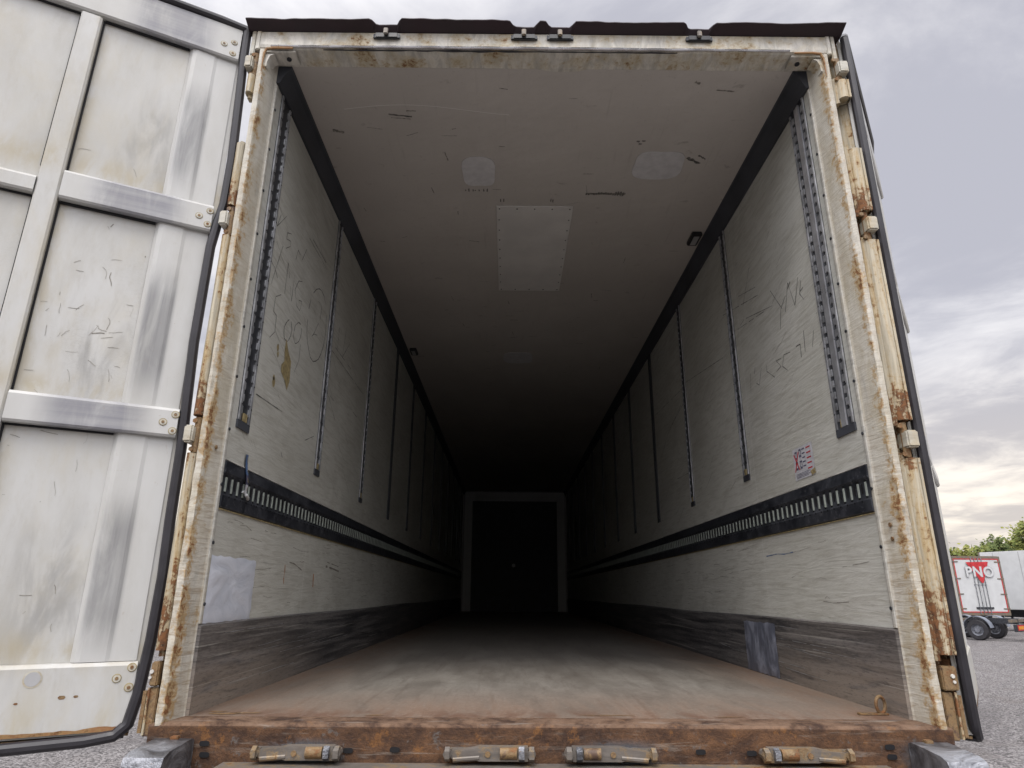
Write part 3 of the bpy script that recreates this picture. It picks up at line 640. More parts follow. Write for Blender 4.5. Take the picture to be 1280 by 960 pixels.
# ------------------------------------------------------------ rear posts
def post(sx):
    rnd = random.Random(21 + sx)
    mb = MB()
    prof = [(1.24, 0.029), (1.240, 0.0), (1.2435, -0.006), (1.252, -.05), (1.262, -0.092), (1.266, -.101), (1.276, -.1065), (1.287, -.104), (1.292, -.092), (1.294, -.070), (1.306, -.060), (1.306, 0.029)]
    nz = 260; z0, z1 = -0.012, 2.749
    vs = []
    for i in range(nz + 1):
        z = z0 + (z1 - z0)*i/nz
        lo = max(0.0, 1 - z/2.3)
        for k, (x, y) in enumerate(prof):
            if 4 <= k <= 9:
                a = .0016 + .003*lo
                n1 = mnoise.noise(Vector((k*3.1, z*22, sx*4.0))); n2 = mnoise.noise(Vector((k*1.3, z*4.5, sx*9.0)))
                x2 = x + a*n1 + .002*n2; y2 = y + a*n1*.8 + .0025*n2
            else: x2, y2 = x, y
            vs.append((sx*x2, y2, z))
    n = len(prof)
    fs = [(i*n + k, i*n + (k+1) % n, (i+1)*n + (k+1) % n, (i+1)*n + k) for i in range(nz) for k in range(n)]
    fs += [tuple(range(n)), tuple(nz*n + k for k in range(n))]
    mb.raw(vs, fs, M['jamb'])
    p = part('door_post', mb)
    # riveted edge strip on the wall side of the post
    mb = MB(); xi = sx*IW
    mb.prism([(xi, .001), (xi - sx*.005, .003), (xi - sx*.0065, .012), (xi - sx*.005, .0215), (xi, .0215)], 'z', 0.295, 2.645, M['molding'])
    for k in range(11):
        z = .36 + k*.215; mb.cyl((xi - sx*.0060, .012, z), (xi - sx*.010, .012, z), .0065, M['track'], 8)
    for z in (.60, .65) if sx > 0 else (.92,):
        mb.cyl((sx*1.249, -.045, z), (sx*1.2445, -.045, z), .008, M['rust'], 10)
    part('edge_strip', mb)
    # channel behind the lip + hinge post (the left one sits closer to the opening)
    mb = MB(); h0 = -.026 if sx < 0 else 0.0
    for (a, b) in ((-.03, 2.24), (2.50, 2.84)): mb.box((sx*1.3065, -.060, a), (sx*(1.330 + h0*.6), -.02, b), M['pillar'])
    segs = ((.215, .885), (1.03, 1.79), (1.93, 2.235), (2.505, 2.60))
    for (a, b) in segs:
        poly = [(sx*(1.335 + h0 + .027*math.cos(t)*(1.0 if sx > 0 else .7)), -.085 + .030*math.sin(t)) for t in [2*math.pi*k/14 for k in range(14)]]
        mb.prism(poly, 'z', a, b, M['pillar'])
        mb.prism([(sx*1.298, -.088), (sx*1.310, -.096), (sx*1.318, -.088), (sx*1.318, -.062), (sx*1.298, -.062)], 'z', a - .02, b + .02, M['pillar'])
        if sx > 0: mb.prism([(sx*1.350, -.112), (sx*1.3595, -.112), (sx*1.366, -.07), (sx*1.358, -.062)], 'z', a, b, M['pillar'])
    part('hinge_post', mb, True)
    for zc in (.955, 1.86, 2.66):
        mb = MB()
        mb.box((sx*(1.318 + h0*.5), -.128, zc - .032), (sx*(1.362 + h0*.9), -.060, zc + .032), M['hinge'], .006)
        hg = part('hinge', mb)
        mb = MB(); mb.cyl((sx*(1.330 + h0), -.090, zc - .066), (sx*(1.330 + h0), -.090, zc + .066), .013, M['rust'], 12); mb.tube([(sx*(1.330 + h0), -.09, zc + .05), (sx*(1.311), -.098, zc + .052)], .006, M['rust'], 6)
        mb.cyl((sx*1.311, -.098, zc + .052), (sx*1.311, -.108, zc + .052), .010, M['rust'], 6); mb.cyl((sx*1.311, -.098, zc - .055), (sx*1.311, -.108, zc - .055), .009, M['rust'], 6)
        sub('hinge_pin', mb, hg)
    mb = MB()
    mb.box((sx*1.300, -.108, .105), (sx*(1.352 + h0), -.060, .180), M['rust'], .004)
    mb.box((sx*1.296, -.098, -.045), (sx*1.330, -.058, .10), M['rust'], .003)
    mb.box((sx*(1.333 + h0*.5), -.104, -.04), (sx*(1.340 + h0*.5), -.060, .10), M['pillar']); mb.box((sx*(1.345 + h0*.5), -.098, -.035), (sx*(1.357 + h0*.5), -.060, .09), M['rust'])
    hg = part('hinge', mb, label='lowest hinge, dark with rust')
    mb = MB()
    mb.cyl((sx*(1.333 + h0*.5), -.108, .150), (sx*(1.333 + h0*.5), -.113, .150), .0065, M['sealant'], 8); sub('bolt', mb, hg)
    mb = MB(); mb.cyl((sx*(1.336 + h0*.5), -.108, .132), (sx*(1.336 + h0*.5), -.112, .132), .005, M['sealant'], 8); sub('bolt', mb, hg)
for sx in (-1, 1): post(sx)

# ------------------------------------------------------------ header, canopy, latch guides
mb = MB()
nx = 120; prof = [(.029, 2.7505), (.0, 2.7505), (-.088, 2.757), (-.098, 2.762), (-.101, 2.775), (-.100, 2.848), (.029, 2.849)]
vs = []
for i in range(nx + 1):
    x = -1.292 + 2.584*i/nx
    for k, (y, z) in enumerate(prof):
        a = .0022 if 2 <= k <= 4 else (.0015 if k == 1 else 0)
        vs.append((x, y + a*mnoise.noise(Vector((x*9, k, 1.5))), z + 1.3*a*mnoise.noise(Vector((x*5, k, 7.5)))))
n = len(prof); mb.raw(vs, [(i*n + k, i*n + (k+1) % n, (i+1)*n + (k+1) % n, (i+1)*n + k) for i in range(nx) for k in range(n)] + [tuple(range(n)), tuple(nx*n + k for k in range(n))], M['header'])
head = part('header', mb)
mb = MB()
P = [(-1.24 + 2.36*i/60, -.1045 - .002*mnoise.noise(Vector((i*.4, 0, 0))), 2.7625 + .003*mnoise.noise(Vector((i*.25, 3, 0)))) for i in range(61)]
mb.tube(P, [.0045 + .0025*max(0, math.sin(math.pi*i/60)) for i in range(61)], M['chrome'], 8)
sub('bare_lip', mb, head, True)
mb = MB(); P2 = [(p[0], -.094 + .003*mnoise.noise(Vector((i*.6, 9, 0))), 2.7535) for i, p in enumerate(P)]
mb.tube(P2[6:48], [.002 + .0045*abs(mnoise.noise(Vector((i*.3, 5, 1)))) for i in range(42)], M['rubber'], 6); sub('torn_seal', mb, head, True)
for sx in (-1, 1):   # corner gussets
    mb = MB()
    mb.box((sx*1.262, -.094, 2.738), (sx*1.13, -.015, 2.7495), M['header'], .003)
    mb.prism([(sx*1.262, 2.728), (sx*1.225, 2.728), (sx*1.243, 2.718), (sx*1.252, 2.69), (sx*1.254, 2.66), (sx*1.262, 2.66)], 'y', -.094, -.030, M['header'])
    g = part('corner_gusset', mb)
    mb = MB()
    mb.tube([(sx*1.14, -.104, 2.751), (sx*1.22, -.105, 2.7515), (sx*1.257, -.105, 2.747), (sx*1.266, -.106, 2.72), (sx*1.267, -.107, 2.62)], [.004, .0055, .006, .005, .002], M['orange'], 8)
    mb.cyl((sx*1.17, -.055, 2.738), (sx*1.17, -.055, 2.732), .011, M['track'], 10)
    sub('rust_seam', mb, g, True)
# outer top corner caps
for sx in (-1, 1):
    mb = MB(); mb.box((sx*1.292, -.104, 2.748), (sx*1.312, .02, 2.852), M['header'], .003); mb.box((sx*1.314, -.10, 2.72), (sx*1.336, -.02, 2.862), M['hinge'], .004)
    part('corner_cap', mb)
# dark rubber canopy along the roof edge with four notches
guides = (-.718, -.090, .074, .710)
mb = MB(); xs = [-1.352 + 2.72*i/200 for i in range(201)]
def edge(x):
    y = -.154 + .004*math.sin(x*3.1) + .006*mnoise.noise(Vector((x*4, 2, 0))) + .003*mnoise.noise(Vector((x*19, 6, 0)))
    for g in guides:
        d = abs(x - g)
        y += .036*max(0, min(1, (.068 - d)/.022))
    return y
vs = []
for x in xs:
    e = edge(x); s = .004*mnoise.noise(Vector((x*5, 7, 0)))
    vs += [(x, -.06, 2.8505), (x, -.102, 2.8515), (x, e, 2.870 + s), (x, e + .002, 2.876 + s), (x, -.102, 2.8665), (x, -.06, 2.8665)]
fs = []
for i in range(200):
    for k in range(6): fs.append((i*6 + k, i*6 + (k+1) % 6, (i+1)*6 + (k+1) % 6, (i+1)*6 + k))
fs += [tuple(range(6)), tuple(1200 + k for k in range(6))]
mb.raw(vs, fs, M['canopy']); part('roof_canopy', mb)
for g in guides:
    mb = MB(); mb.box((g - .052, -.118, 2.806), (g + .052, -.1015, 2.836), M['lamp'], .004)
    mb.box((g - .060, -.112, 2.811), (g - .050, -.1015, 2.831), M['track']); mb.box((g + .050, -.112, 2.811), (g + .060, -.1015, 2.831), M['track'])
    k = part('latch_guide', mb)
    mb = MB(); mb.box((g - .012, -.132, 2.817), (g + .008, -.1185, 2.850), M['latch'], .003); sub('latch_peg', mb, k)
# roof sheet and outside skin details
mb = MB(); mb.box((-1.312, -.06, 2.8515), (1.312, L + .08, 2.872), M['white']); part('roof', mb)
mb = MB(); mb.box((-1.312, L + .052, -.06), (1.312, L + .08, 2.85), M['white']); part('front_wall', mb)

# ------------------------------------------------------------ sill, bumper, lock brackets
mb = MB()
nx = 150
prof = [(.003, -.0005), (-.040, -.001), (-.094, -.004), (-.104, -.012), (-.103, -.04), (-.101, -.10), (-.100, -.22), (.003, -.22)]
vs = []
for i in range(nx + 1):
    x = -1.305 + 2.61*i/nx
    for k, (y, z) in enumerate(prof):
        a = .003 if 2 <= k <= 4 else .001
        if k in (0, 7): a = 0
        vs.append((x, y + a*mnoise.noise(Vector((x*8, k*.7, 3))), z + .7*a*mnoise.noise(Vector((x*6, k*.9, 11)))))
n = len(prof); mb.raw(vs, [(i*n + k, i*n + (k+1) % n, (i+1)*n + (k+1) % n, (i+1)*n + k) for i in range(nx) for k in range(n)] + [tuple(range(n)), tuple(nx*n + k for k in range(n))], M['sill'])
for x in (-1.12,):
    pass
def slot(x, z, w=.032, h=.016):
    mb.face([(x + p[0], -.1062, z + p[1]) for p in rounded(0, 0, w/2, h/2, 4, 16)], M['black'])
for (x, z) in ((-1.117, -.062), (-1.113, -.094), (1.090, -.062), (1.093, -.090), (-.655, -.080), (-.505, -.077), (.478, -.079), (.642, -.082), (.40, -.12)): slot(x, z)
sill = part('rear_sill', mb, True)
for sx in (-1, 1):
    mb = MB()
    a, b = sx*1.150, sx*1.268
    prof = [(-.1075, -.050), (-.125, -.044), (-.27, -.052), (-.30, -.062), (-.312, -.085), (-.312, -.30), (-.1075, -.30)]
    mb.prism(prof, 'x', a, b, M['galv'])
    mb.box((sx*1.19, -.14, -.050), (sx*1.215, -.118, -.036), M['rust'], .002)
    part('rubbing_block', mb, True)
    mb = MB(); mb.prism([(-.3125, -.12), (-.325, -.14), (-.325, -.26), (-.3125, -.28)], 'x', a + sx*.02, b - sx*.02, M['rubber']); part('buffer', mb)
mb = MB(); mb.box((-1.055, -.245, -.30), (1.075, -.106, -.112), M['latch'], .010); part('bumper_beam', mb)
for (x0, x1, fl) in ((-.955, -.668, 1), (-.35, -.055, 1), (.038, .335, -1), (.660, .955, -1)):
    mb = MB(); z = -.079; w = x1 - x0
    def X(t): return (x0 + t*w) if fl > 0 else (x1 - t*w)
    mb.box((X(.02), -.118, z - .016), (X(.98), -.106, z + .012), M['latch'], .003)
    mb.prism([(X(.10), z - .012), (X(.10), z + .008), (X(.22), z + .010), (X(.34), z + .016), (X(.40), z + .020), (X(.92), z + .020), (X(.92), z - .020), (X(.40), z - .020), (X(.30), z - .012)], 'y', -.152, -.119, M['latch'])
    br = part('lock_bracket', mb)
    mb = MB(); mb.cyl((X(.035), -.150, z), (X(.085), -.150, z), .021, M['latch'], 6); mb.cyl((X(.06), -.118, z), (X(.06), -.156, z), .014, M['latch'], 8); sub('hex_bolt', mb, br)
    mb = MB(); mb.cyl((X(.82), -.150, z), (X(.88), -.150, z), .022, M['galv'], 6); sub('hex_bolt', mb, br)
    mb = MB(); mb.cyl((X(.93), -.150, z), (X(.985), -.150, z), .022, M['latch'], 6); mb.cyl((X(.955), -.118, z), (X(.955), -.158, z), .014, M['latch'], 8); sub('hex_bolt', mb, br)
    mb = MB(); mb.cyl((X(.49), -.1515, z), (X(.49), -.156, z), .009, M['rust'], 8); sub('hex_bolt', mb, br)
    mb = MB(); mb.cyl((X(.62), -.148, z + .002), (X(.80), -.148, z + .002), .018, M['rust'], 12); sub('latch_cam', mb, br, True)
    mb = MB(); mb.cyl((X(.12), -.146, z - .016), (X(.40), -.146, z - .010), .009, M['latch'], 10); sub('latch_rod', mb, br, True)
# tie ring on the floor
mb = MB()
mb.tube([(1.185 + .019*math.cos(t), .095 + .006*math.cos(t), .033 + .027*math.sin(t)) for t in [2*math.pi*k/20 for k in range(21)]], .006, M['rust'], 8)
mb.box((1.10, .080, 0.0005), (1.205, .105, .007), M['rust'], .002); part('tie_ring', mb, True)

# ------------------------------------------------------------ stickers, foil, tape
def wavy_patch(name, sx, y0, y1, z0, z1, m, d=.0022, rag=.006, base=0.0, label=None):
    mb = MB(); n = 16; vs = []; rr = random.Random(hash(name) % 97 if False else int(y0*1000) % 97)
    for i in range(n + 1):
        for j in range(n + 1):
            y = y0 + (y1-y0)*i/n; z = z0 + (z1-z0)*j/n
            if i in (0, n): y += rr.uniform(-rag, rag)
            if j in (0, n): z += rr.uniform(-rag, rag)*.6
            h = d + abs(mnoise.noise(Vector((y*9, z*14, y0))))*.006 + abs(mnoise.noise(Vector((y*22, z*9, y0+4))))*.002
            if i in (0, n) or j in (0, n): h = d*.6
            vs.append((sx*(IW - base - h), y, z))
    mb.raw(vs, [(i*(n+1)+j, i*(n+1)+j+1, (i+1)*(n+1)+j+1, (i+1)*(n+1)+j) for i in range(n) for j in range(n)], m)
    return part(name, mb, True, label)
wavy_patch('foil_patch', -1, .024, .475, .292, .532, M['foil'], label='silver foil patch')
wavy_patch('foil_patch', 1, 1.10, 1.56, .004, .262, M['greyplastic'], base=.013, label='grey plastic patch on the kick plate')
mb = MB(); x = -IW + .0016
poly = [(.515, 1.585), (.56, 1.535), (.615, 1.50), (.625, 1.40), (.60, 1.345), (.55, 1.385), (.495, 1.405), (.49, 1.44), (.525, 1.47), (.51, 1.52)]
mb.face([(x, a, b) for a, b in poly], M['tan'])
for (a, b, s) in ((.42, 1.50, .015), (.43, 1.47, .012), (.42, 1.33, .02), (.415, 1.35, .012)): mb.face([(x, a + s*math.cos(t), b + s*1.3*math.sin(t)) for t in (0, 1.1, 2.3, 3.3, 4.5, 5.4)], M['tan'])
part('tape_remnant', mb)
# loading sticker on the right wall: pictograms, red cross, red lines
mb = MB(); xs_ = IW - .0018
def rq(y0, z0, y1, z1, m, d=0.0): mb.face([(xs_ - d, y0, z0), (xs_ - d, y1, z0), (xs_ - d, y1, z1), (xs_ - d, y0, z1)], m)
rq(.455, .925, .665, 1.075, M['paper'])
d = .0006
def rline(y0, z0, y1, z1, w, m, dd): 
    dy, dz = y1-y0, z1-z0; l = math.hypot(dy, dz); a, b = -dz/l*w/2, dy/l*w/2
    mb.face([(xs_ - dd, y0+a, z0+b), (xs_ - dd, y1+a, z1+b), (xs_ - dd, y1-a, z1-b), (xs_ - dd, y0-a, z0-b)], m)
for (yc, zc) in ((.630, 1.040), (.585, 1.045), (.630, .990), (.585, .990)):
    for (a, b, c, e) in ((-.012, -.020, -.007, .018), (.007, -.020, .012, .018), (-.012, .012, .012, .020), (-.006, -.018, .006, -.008)): rq(yc + a, zc + b, yc + c, zc + e, M['ink'], d)
rline(.655, .965, .600, 1.055, .008, M['red'], 2*d); rline(.652, 1.05, .605, .970, .008, M['red'], 2*d)
for k in range(5): rline(.565, 1.06 - k*.020, .535, 1.06 - k*.020, .006, M['ink'], d); rline(.520, 1.058 - k*.024, .475, 1.058 - k*.024, .006, M['red'], d)
for k in range(4): rline(.65, .952 - k*.006, .50 + .02*(k % 2), .952 - k*.006, .002, M['ink'], d)
mb.face([(xs_ - .001, y, z) for y, z in ((.50, .945), (.452, .955), (.448, .930), (.49, .925))], M['tan'])
part('loading_sticker', mb)

# ------------------------------------------------------------ door leaves
DH0, DH1, DW = -.040, 2.866, 1.235
def door_leaf(name, hinge, rz, f, label):
    """local x along the leaf from the hinge edge, inner face on +y*f, outer face 75 mm behind"""
    d = empty(name, (hinge[0], hinge[1], -GZ), rz, trailer); d['label'] = label
    def Y(v): return f*v
    def dsub(nm, mb, smooth=False): return mb.build(nm, d, smooth)
    mb = MB()
    # slab body (outer skin) and inner face grid, gently dented
    mb.box((.004, Y(-.075), DH0 + .004), (DW, Y(-.026), DH1), M['white'])
    nx_, nz_ = 40, 90; vs = []
    for i in range(nx_ + 1):
        for j in range(nz_ + 1):
            x = .006 + (DW - .010)*i/nx_; z = DH0 + .008 + (DH1 - DH0 - .012)*j/nz_
            h = -.022 + .004*mnoise.noise(Vector((x*3, z*2.1, 3))) + .002*mnoise.noise(Vector((x*9, z*5, 8)))
            vs.append((x, Y(h), z))
    mb.raw(vs, [(i*(nz_+1)+j, i*(nz_+1)+j+1, (i+1)*(nz_+1)+j+1, (i+1)*(nz_+1)+j) for i in range(nx_) for j in range(nz_)], M['door'])
    dr = random.Random(31 if f > 0 else 32)
    def hh(x, z): return -.022 + .004*mnoise.noise(Vector((x*3, z*2.1, 3))) + .002*mnoise.noise(Vector((x*9, z*5, 8))) + .0012
    for k in range(80):
        x = dr.uniform(.21, .50) if k % 3 else dr.uniform(.64, 1.03)
        z = dr.gauss(1.30, .16) if k < 45 else (dr.uniform(.2, .92) if k < 65 else dr.uniform(1.1, 2.6))
        a = dr.choice((dr.gauss(0, .25), dr.gauss(1.57, .3))); w = dr.uniform(.0003, .0009)*(2 if dr.random() < .12 else 1)
        for s in range(dr.randint(1, 5)):
            l = dr.uniform(.004, .016); x2, z2 = x + l*math.cos(a), z + l*math.sin(a)
            if not (.2 < x2 < .515 or .63 < x2 < 1.04): break
            nx, nz = -math.sin(a)*w, math.cos(a)*w
            mb.face([(x + nx, Y(hh(x, z)), z + nz), (x2 + nx, Y(hh(x2, z2)), z2 + nz), (x2 - nx, Y(hh(x2, z2)), z2 - nz), (x - nx, Y(hh(x, z)), z - nz)], M['cracks'])
            x, z = x2, z2; a += dr.gauss(0, .22)
    dsub('inner_panel', mb, True)
    # raised ribs beside the hinge edge, one per bay, mirrored at the free edge
    bays = ((.185, .940), (1.055, 1.800), (1.935, 2.672))
    for (a, b) in bays:
        for (p, q) in ((.012, .196), ):
            mb = MB()
            mb.prism([(p, Y(-.0195)), (p, Y(-.008)), (q - .105, Y(-.008)), (q - .092, Y(-.0035)), (q - .022, Y(-.0015)), (q - .006, Y(-.006)), (q + .006, Y(-.0195))], 'z', a - .004, b + .006, M['rib'])
            dsub('pressed_rib', mb, False)
        mb = MB(); p, q = DW - .19, DW - .02
        mb.prism([(p - .006, Y(-.0195)), (p + .006, Y(-.006)), (p + .02, Y(-.0015)), (q, Y(-.0015)), (q, Y(-.0195))], 'z', a - .004, b + .006, M['rib']); dsub('pressed_rib', mb, False)
    # joints beside the stile and under the bars, shadow lines put in as black strips
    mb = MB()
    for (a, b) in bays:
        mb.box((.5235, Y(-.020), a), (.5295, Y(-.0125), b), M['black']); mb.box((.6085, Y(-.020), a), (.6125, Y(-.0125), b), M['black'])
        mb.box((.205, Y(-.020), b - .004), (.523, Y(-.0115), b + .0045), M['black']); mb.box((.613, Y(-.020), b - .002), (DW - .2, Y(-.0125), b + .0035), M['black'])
    dsub('joint_shadow', mb)
    # centre stile and top / bottom rails
    mb = MB(); mb.prism([(.530, Y(-.020)), (.532, Y(.004)), (.540, Y(.010)), (.600, Y(.010)), (.606, Y(.004)), (.608, Y(-.020))], 'z', .186, 2.668, M['door']); dsub('centre_stile', mb)
    def hbar(z0, z1, x0, x1, m, t=.010, rounded_end=True):
        mb = MB()
        mb.prism([(Y(-.020), z0), (Y(t - .006), z0 + .002), (Y(t), z0 + .010), (Y(t), z1 - .012), (Y(t - .008), z1 - .001), (Y(-.020), z1)], 'x', x0, x1, m)
        return mb
    def bolts(zs, t, parent):
        for (x, z) in zs:
            mb = MB()
            mb.cyl((x, Y(t - .001), z), (x, Y(t + .0012), z), .014, M['tan'], 16); mb.cyl((x, Y(t - .001), z), (x, Y(t + .003), z), .0115, M['hinge'], 14)
            mb.cyl((x, Y(t), z), (x, Y(t + .0045), z), .0055, M['rust'], 10)
            mb.build('bolt', d)
    mb = hbar(2.6775, DH1 - .004, .010, DW - .01, M['bar'], .012); dsub('top_rail', mb)
    bolts(((.036, 2.769), (.076, 2.745), (.036, 2.708)), .012, None)
    mb = hbar(DH0 + .006, .180, .006, DW - .006, M['door'], .006); dsub('bottom_rail', mb)
    bolts(((.060, .130), (.021, .162), (.021, .101)), .006, None)
    mb = MB(); mb.cyl((.290, Y(.0062), .138), (.290, Y(.0068), .138), .026, M['hinge'], 24); mb.cyl((.290, Y(.0062), .138), (.290, Y(.0076), .138), .021, M['dim'], 24); dsub('plug', mb)
    for (x, z, s) in ((.203, .081, .011), (.165, .082, .007), (.32, .07, .006)):
        mb = MB()
        mb.face([(x + s*math.cos(t), Y(.0068), z + .6*s*math.sin(t)) for t in (0, 1, 2.2, 3.1, 4, 5.2)], M['rust'])
        dsub('paint_chip', mb)
    for (z0, z1) in ((.942, 1.053), (1.805, 1.928)):
        mb = hbar(z0, z1, .008, .529, M['bar'], .016)
        dsub('cross_bar', mb)
        zc = (z0 + z1)/2
        bolts(((.056, zc - .002), (.019, zc + .030), (.021, zc - .032)), .016, None)
        mb = hbar(z0, z1 - .05, .609, DW - .01, M['door'], .012); dsub('cross_bar', mb)
    # rusty scale along the bottom edge
    mb = MB(); vs = []; n = 60
    for i in range(n + 1):
        x = .03 + (DW - .05)*i/n; hh = .006 + .010*max(0, mnoise.noise(Vector((x*7, 1, 0)))) + .004*mnoise.noise(Vector((x*30, 4, 0)))
        vs += [(x, Y(.0064), DH0 + .014), (x, Y(.0072), DH0 + .018 + hh)]
    mb.raw(vs, [(i*2, i*2+1, i*2+3, i*2+2) for i in range(n)], M['orange']); dsub('rust_edge', mb)
    # rubber gasket right round the leaf; it bellies out where it has come loose
    path = [(-.010, 2.85), (-.012, 2.70), (-.020, 2.50), (-.030, 2.17), (-.028, 1.95), (-.014, 1.84), (-.004, 1.74), (-.003, 1.55), (-.002, 1.32), (-.008, 1.157), (-.018, .909), (-.020, .646), (-.026, .454), (-.022, .245), (-.010, .08), (.006, -.010), (.040, -.040), (.12, -.050), (.35, -.056), (.7, -.060), (1.05, -.058), (DW + .004, -.045)]
    if f < 0: path = [(max(x, -.015) if z > .3 else x, z) for x, z in path]
    pts = []
    for k in range(len(path) - 1):
        for s in range(4):
            t = s/4; t2 = t
            pts.append(tuple(path[k][i]*(1 - t2) + path[k+1][i]*t2 for i in (0, 1)))
    pts.append(path[-1]); pts += [(DW + .01, z) for z in (.4, 1.0, 1.8, 2.5, 2.84)] + [(DW, 2.872), (.9, 2.874), (.5, 2.876), (.1, 2.873), (-.004, 2.866), (-.010, 2.85)]
    mb = MB(); mb.tube([(x, Y(.008 if (f > 0 or (x < DW - .3 and not (z < 0 and x > .08))) else -.030), z) for x, z in pts], .0185, M['seal'], 10, caps=False); dsub('gasket', mb, True)
    mb = MB(); mb.box((.0, Y(-.070), DH0 - .004), (DW, Y(-.004), DH0 + .003), M['rust'])
    mb.box((-.001, Y(-.072), DH0), (.0035, Y(-.026), DH1), M['pillar']); mb.box((-.010, Y(-.024), DH0 + .02), (.0135, Y(-.0125), DH1 - .01), M['door']); mb.box((.012, Y(-.020), DH0 - .010), (DW, Y(.002), DH0 - .0045), M['seal']); dsub('edge_trim', mb)
    # locking rods on the outside, with hinge straps
    for x in (.45, .95):
        mb = MB(); mb.cyl((x, Y(-.105), DH0 - .04), (x, Y(-.105), DH1 + .01), .015, M['galv'], 12)
        for z in (.1, .9, 1.7, 2.6): mb.box((x - .035, Y(-.122), z), (x + .035, Y(-.0755), z + .07), M['galv'])
        dsub('locking_rod', mb)
    for z in (.14, .955, 1.86, 2.66):
        mb = MB(); mb.box((-.022, Y(-.088), z - .035), (.16, Y(-.0755), z + .035), M['hinge'], .003); dsub('hinge_strap', mb)
    return d
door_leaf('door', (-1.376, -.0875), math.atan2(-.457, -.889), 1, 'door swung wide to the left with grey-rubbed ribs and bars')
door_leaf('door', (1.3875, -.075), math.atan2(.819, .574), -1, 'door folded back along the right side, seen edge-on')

# chassis, suspension and wheels under the box
mb = MB()
for sx in (-1, 1): mb.box((sx*.42, -.10, -.62), (sx*.55, 12.6, -.222), M['track'])
for y in (.3, 2.4, 4.0, 5.5, 8, 10.5, 12.4): mb.box((-1.2, y, -.22), (1.2, y + .12, -.062), M['track'])
for y in (2.6, 3.91, 5.22): mb.cyl((-1.0, y, -1.0), (1.0, y, -1.0), .07, M['track'], 14)
part('chassis', mb)
mb = MB(); mb.box((-1.15, -.02, -1.05), (1.15, .06, -.93), M['galv'])
for sx in (-1, 1): mb.box((sx*.45, -.01, -.93), (sx*.53, .05, -.62), M['track'])
part('underrun_bar', mb)
def wheel_meshes(r=.5, w=.34):
    t = MB(); pr = [(r*.56, -w/2), (r*.9, -w/2), (r*.98, -w*.4), (r, -w*.25), (r, w*.25), (r*.98, w*.4), (r*.9, w/2), (r*.56, w/2)]
    n = 28; vs = [(y, rr*math.cos(2*math.pi*k/n), rr*math.sin(2*math.pi*k/n)) for k in range(n) for rr, y in pr]; m = len(pr)
    t.raw(vs, [(k*m + i, k*m + (i+1) % m, ((k+1) % n)*m + (i+1) % m, ((k+1) % n)*m + i) for k in range(n) for i in range(m)], M['rubber'])
    h = MB()
    for s in (-1, 1):
        pr = [(r*.57, s*w*.46), (r*.53, s*w*.36), (r*.40, s*w*.22), (r*.26, s*w*.26), (r*.24, s*w*.48), (r*.0, s*w*.5)]
        vs = [(y, rr*math.cos(2*math.pi*k/n), rr*math.sin(2*math.pi*k/n)) for k in range(n) for rr, y in pr]; m = len(pr)
        h.raw(vs, [(k*m + i, k*m + i + 1, ((k+1) % n)*m + i + 1, ((k+1) % n)*m + i) for k in range(n) for i in range(m - 1)], M['rim'])
        for k in range(10):
            a = 2*math.pi*k/10; h.cyl((s*w*.24, r*.33*math.cos(a), r*.33*math.sin(a)), (s*w*.30, r*.33*math.cos(a), r*.33*math.sin(a)), .02, M['galv'], 6)
    return t, h
def wheel(parent, loc):
    t, h = wheel_meshes(); e = empty('wheel', loc, 0, parent)
    a = t.build('tyre', e, True); b = h.build('rim', e, True); return e
w0 = wheel(trailer, (-1.05, 2.6, .5))
for (x, y) in ((-1.05, 3.91), (-1.05, 5.22), (1.05, 2.6), (1.05, 3.91), (1.05, 5.22)):
    c = copy_tree(w0, trailer); c.location = (x, y, .5)
for sx in (-1, 1):
    mb = MB(); mb.box((sx*.85, 9.6, -1.42), (sx*.95, 9.72, -.222), M['galv']); mb.box((sx*.75, 9.5, -1.5), (sx*1.05, 9.82, -1.42), M['galv']); part('landing_leg', mb)

# a scrap of lashing strap caught in the left cargo rail
mb = MB(); x = -IW
P = [(x + .018, .215, .785), (x + .020, .218, .82), (x + .017, .214, .86), (x + .008, .216, .90), (x + .006, .217, .945)]
for i in range(4):
    (xa, ya, za), (xb, yb, zb) = P[i], P[i+1]
    m = (M['paper'], M['ink'], M['blue'], M['blue'])[i]
    for s_ in (0, .0025): mb.face([(xa + s_, ya - .010, za), (xb + s_, yb - .010, zb), (xb + s_, yb + .010, zb), (xa + s_, ya + .010, za)], m)
    mb.face([(xa + .0032, ya + .002, za + .01), (xb + .0032, yb + .002, zb - .01), (xb + .0032, yb + .006, zb - .01), (xa + .0032, ya + .006, za + .01)], M['tan'])
mb.tube([(x + .016, .20, .79), (x + .024, .215, .778), (x + .020, .245, .772), (x + .014, .262, .768)], .007, M['white'], 8)
o = mb.build('lashing_strap'); tag(o, 'short blue and white strap end hanging in the slotted rail on the left wall', 'strap')

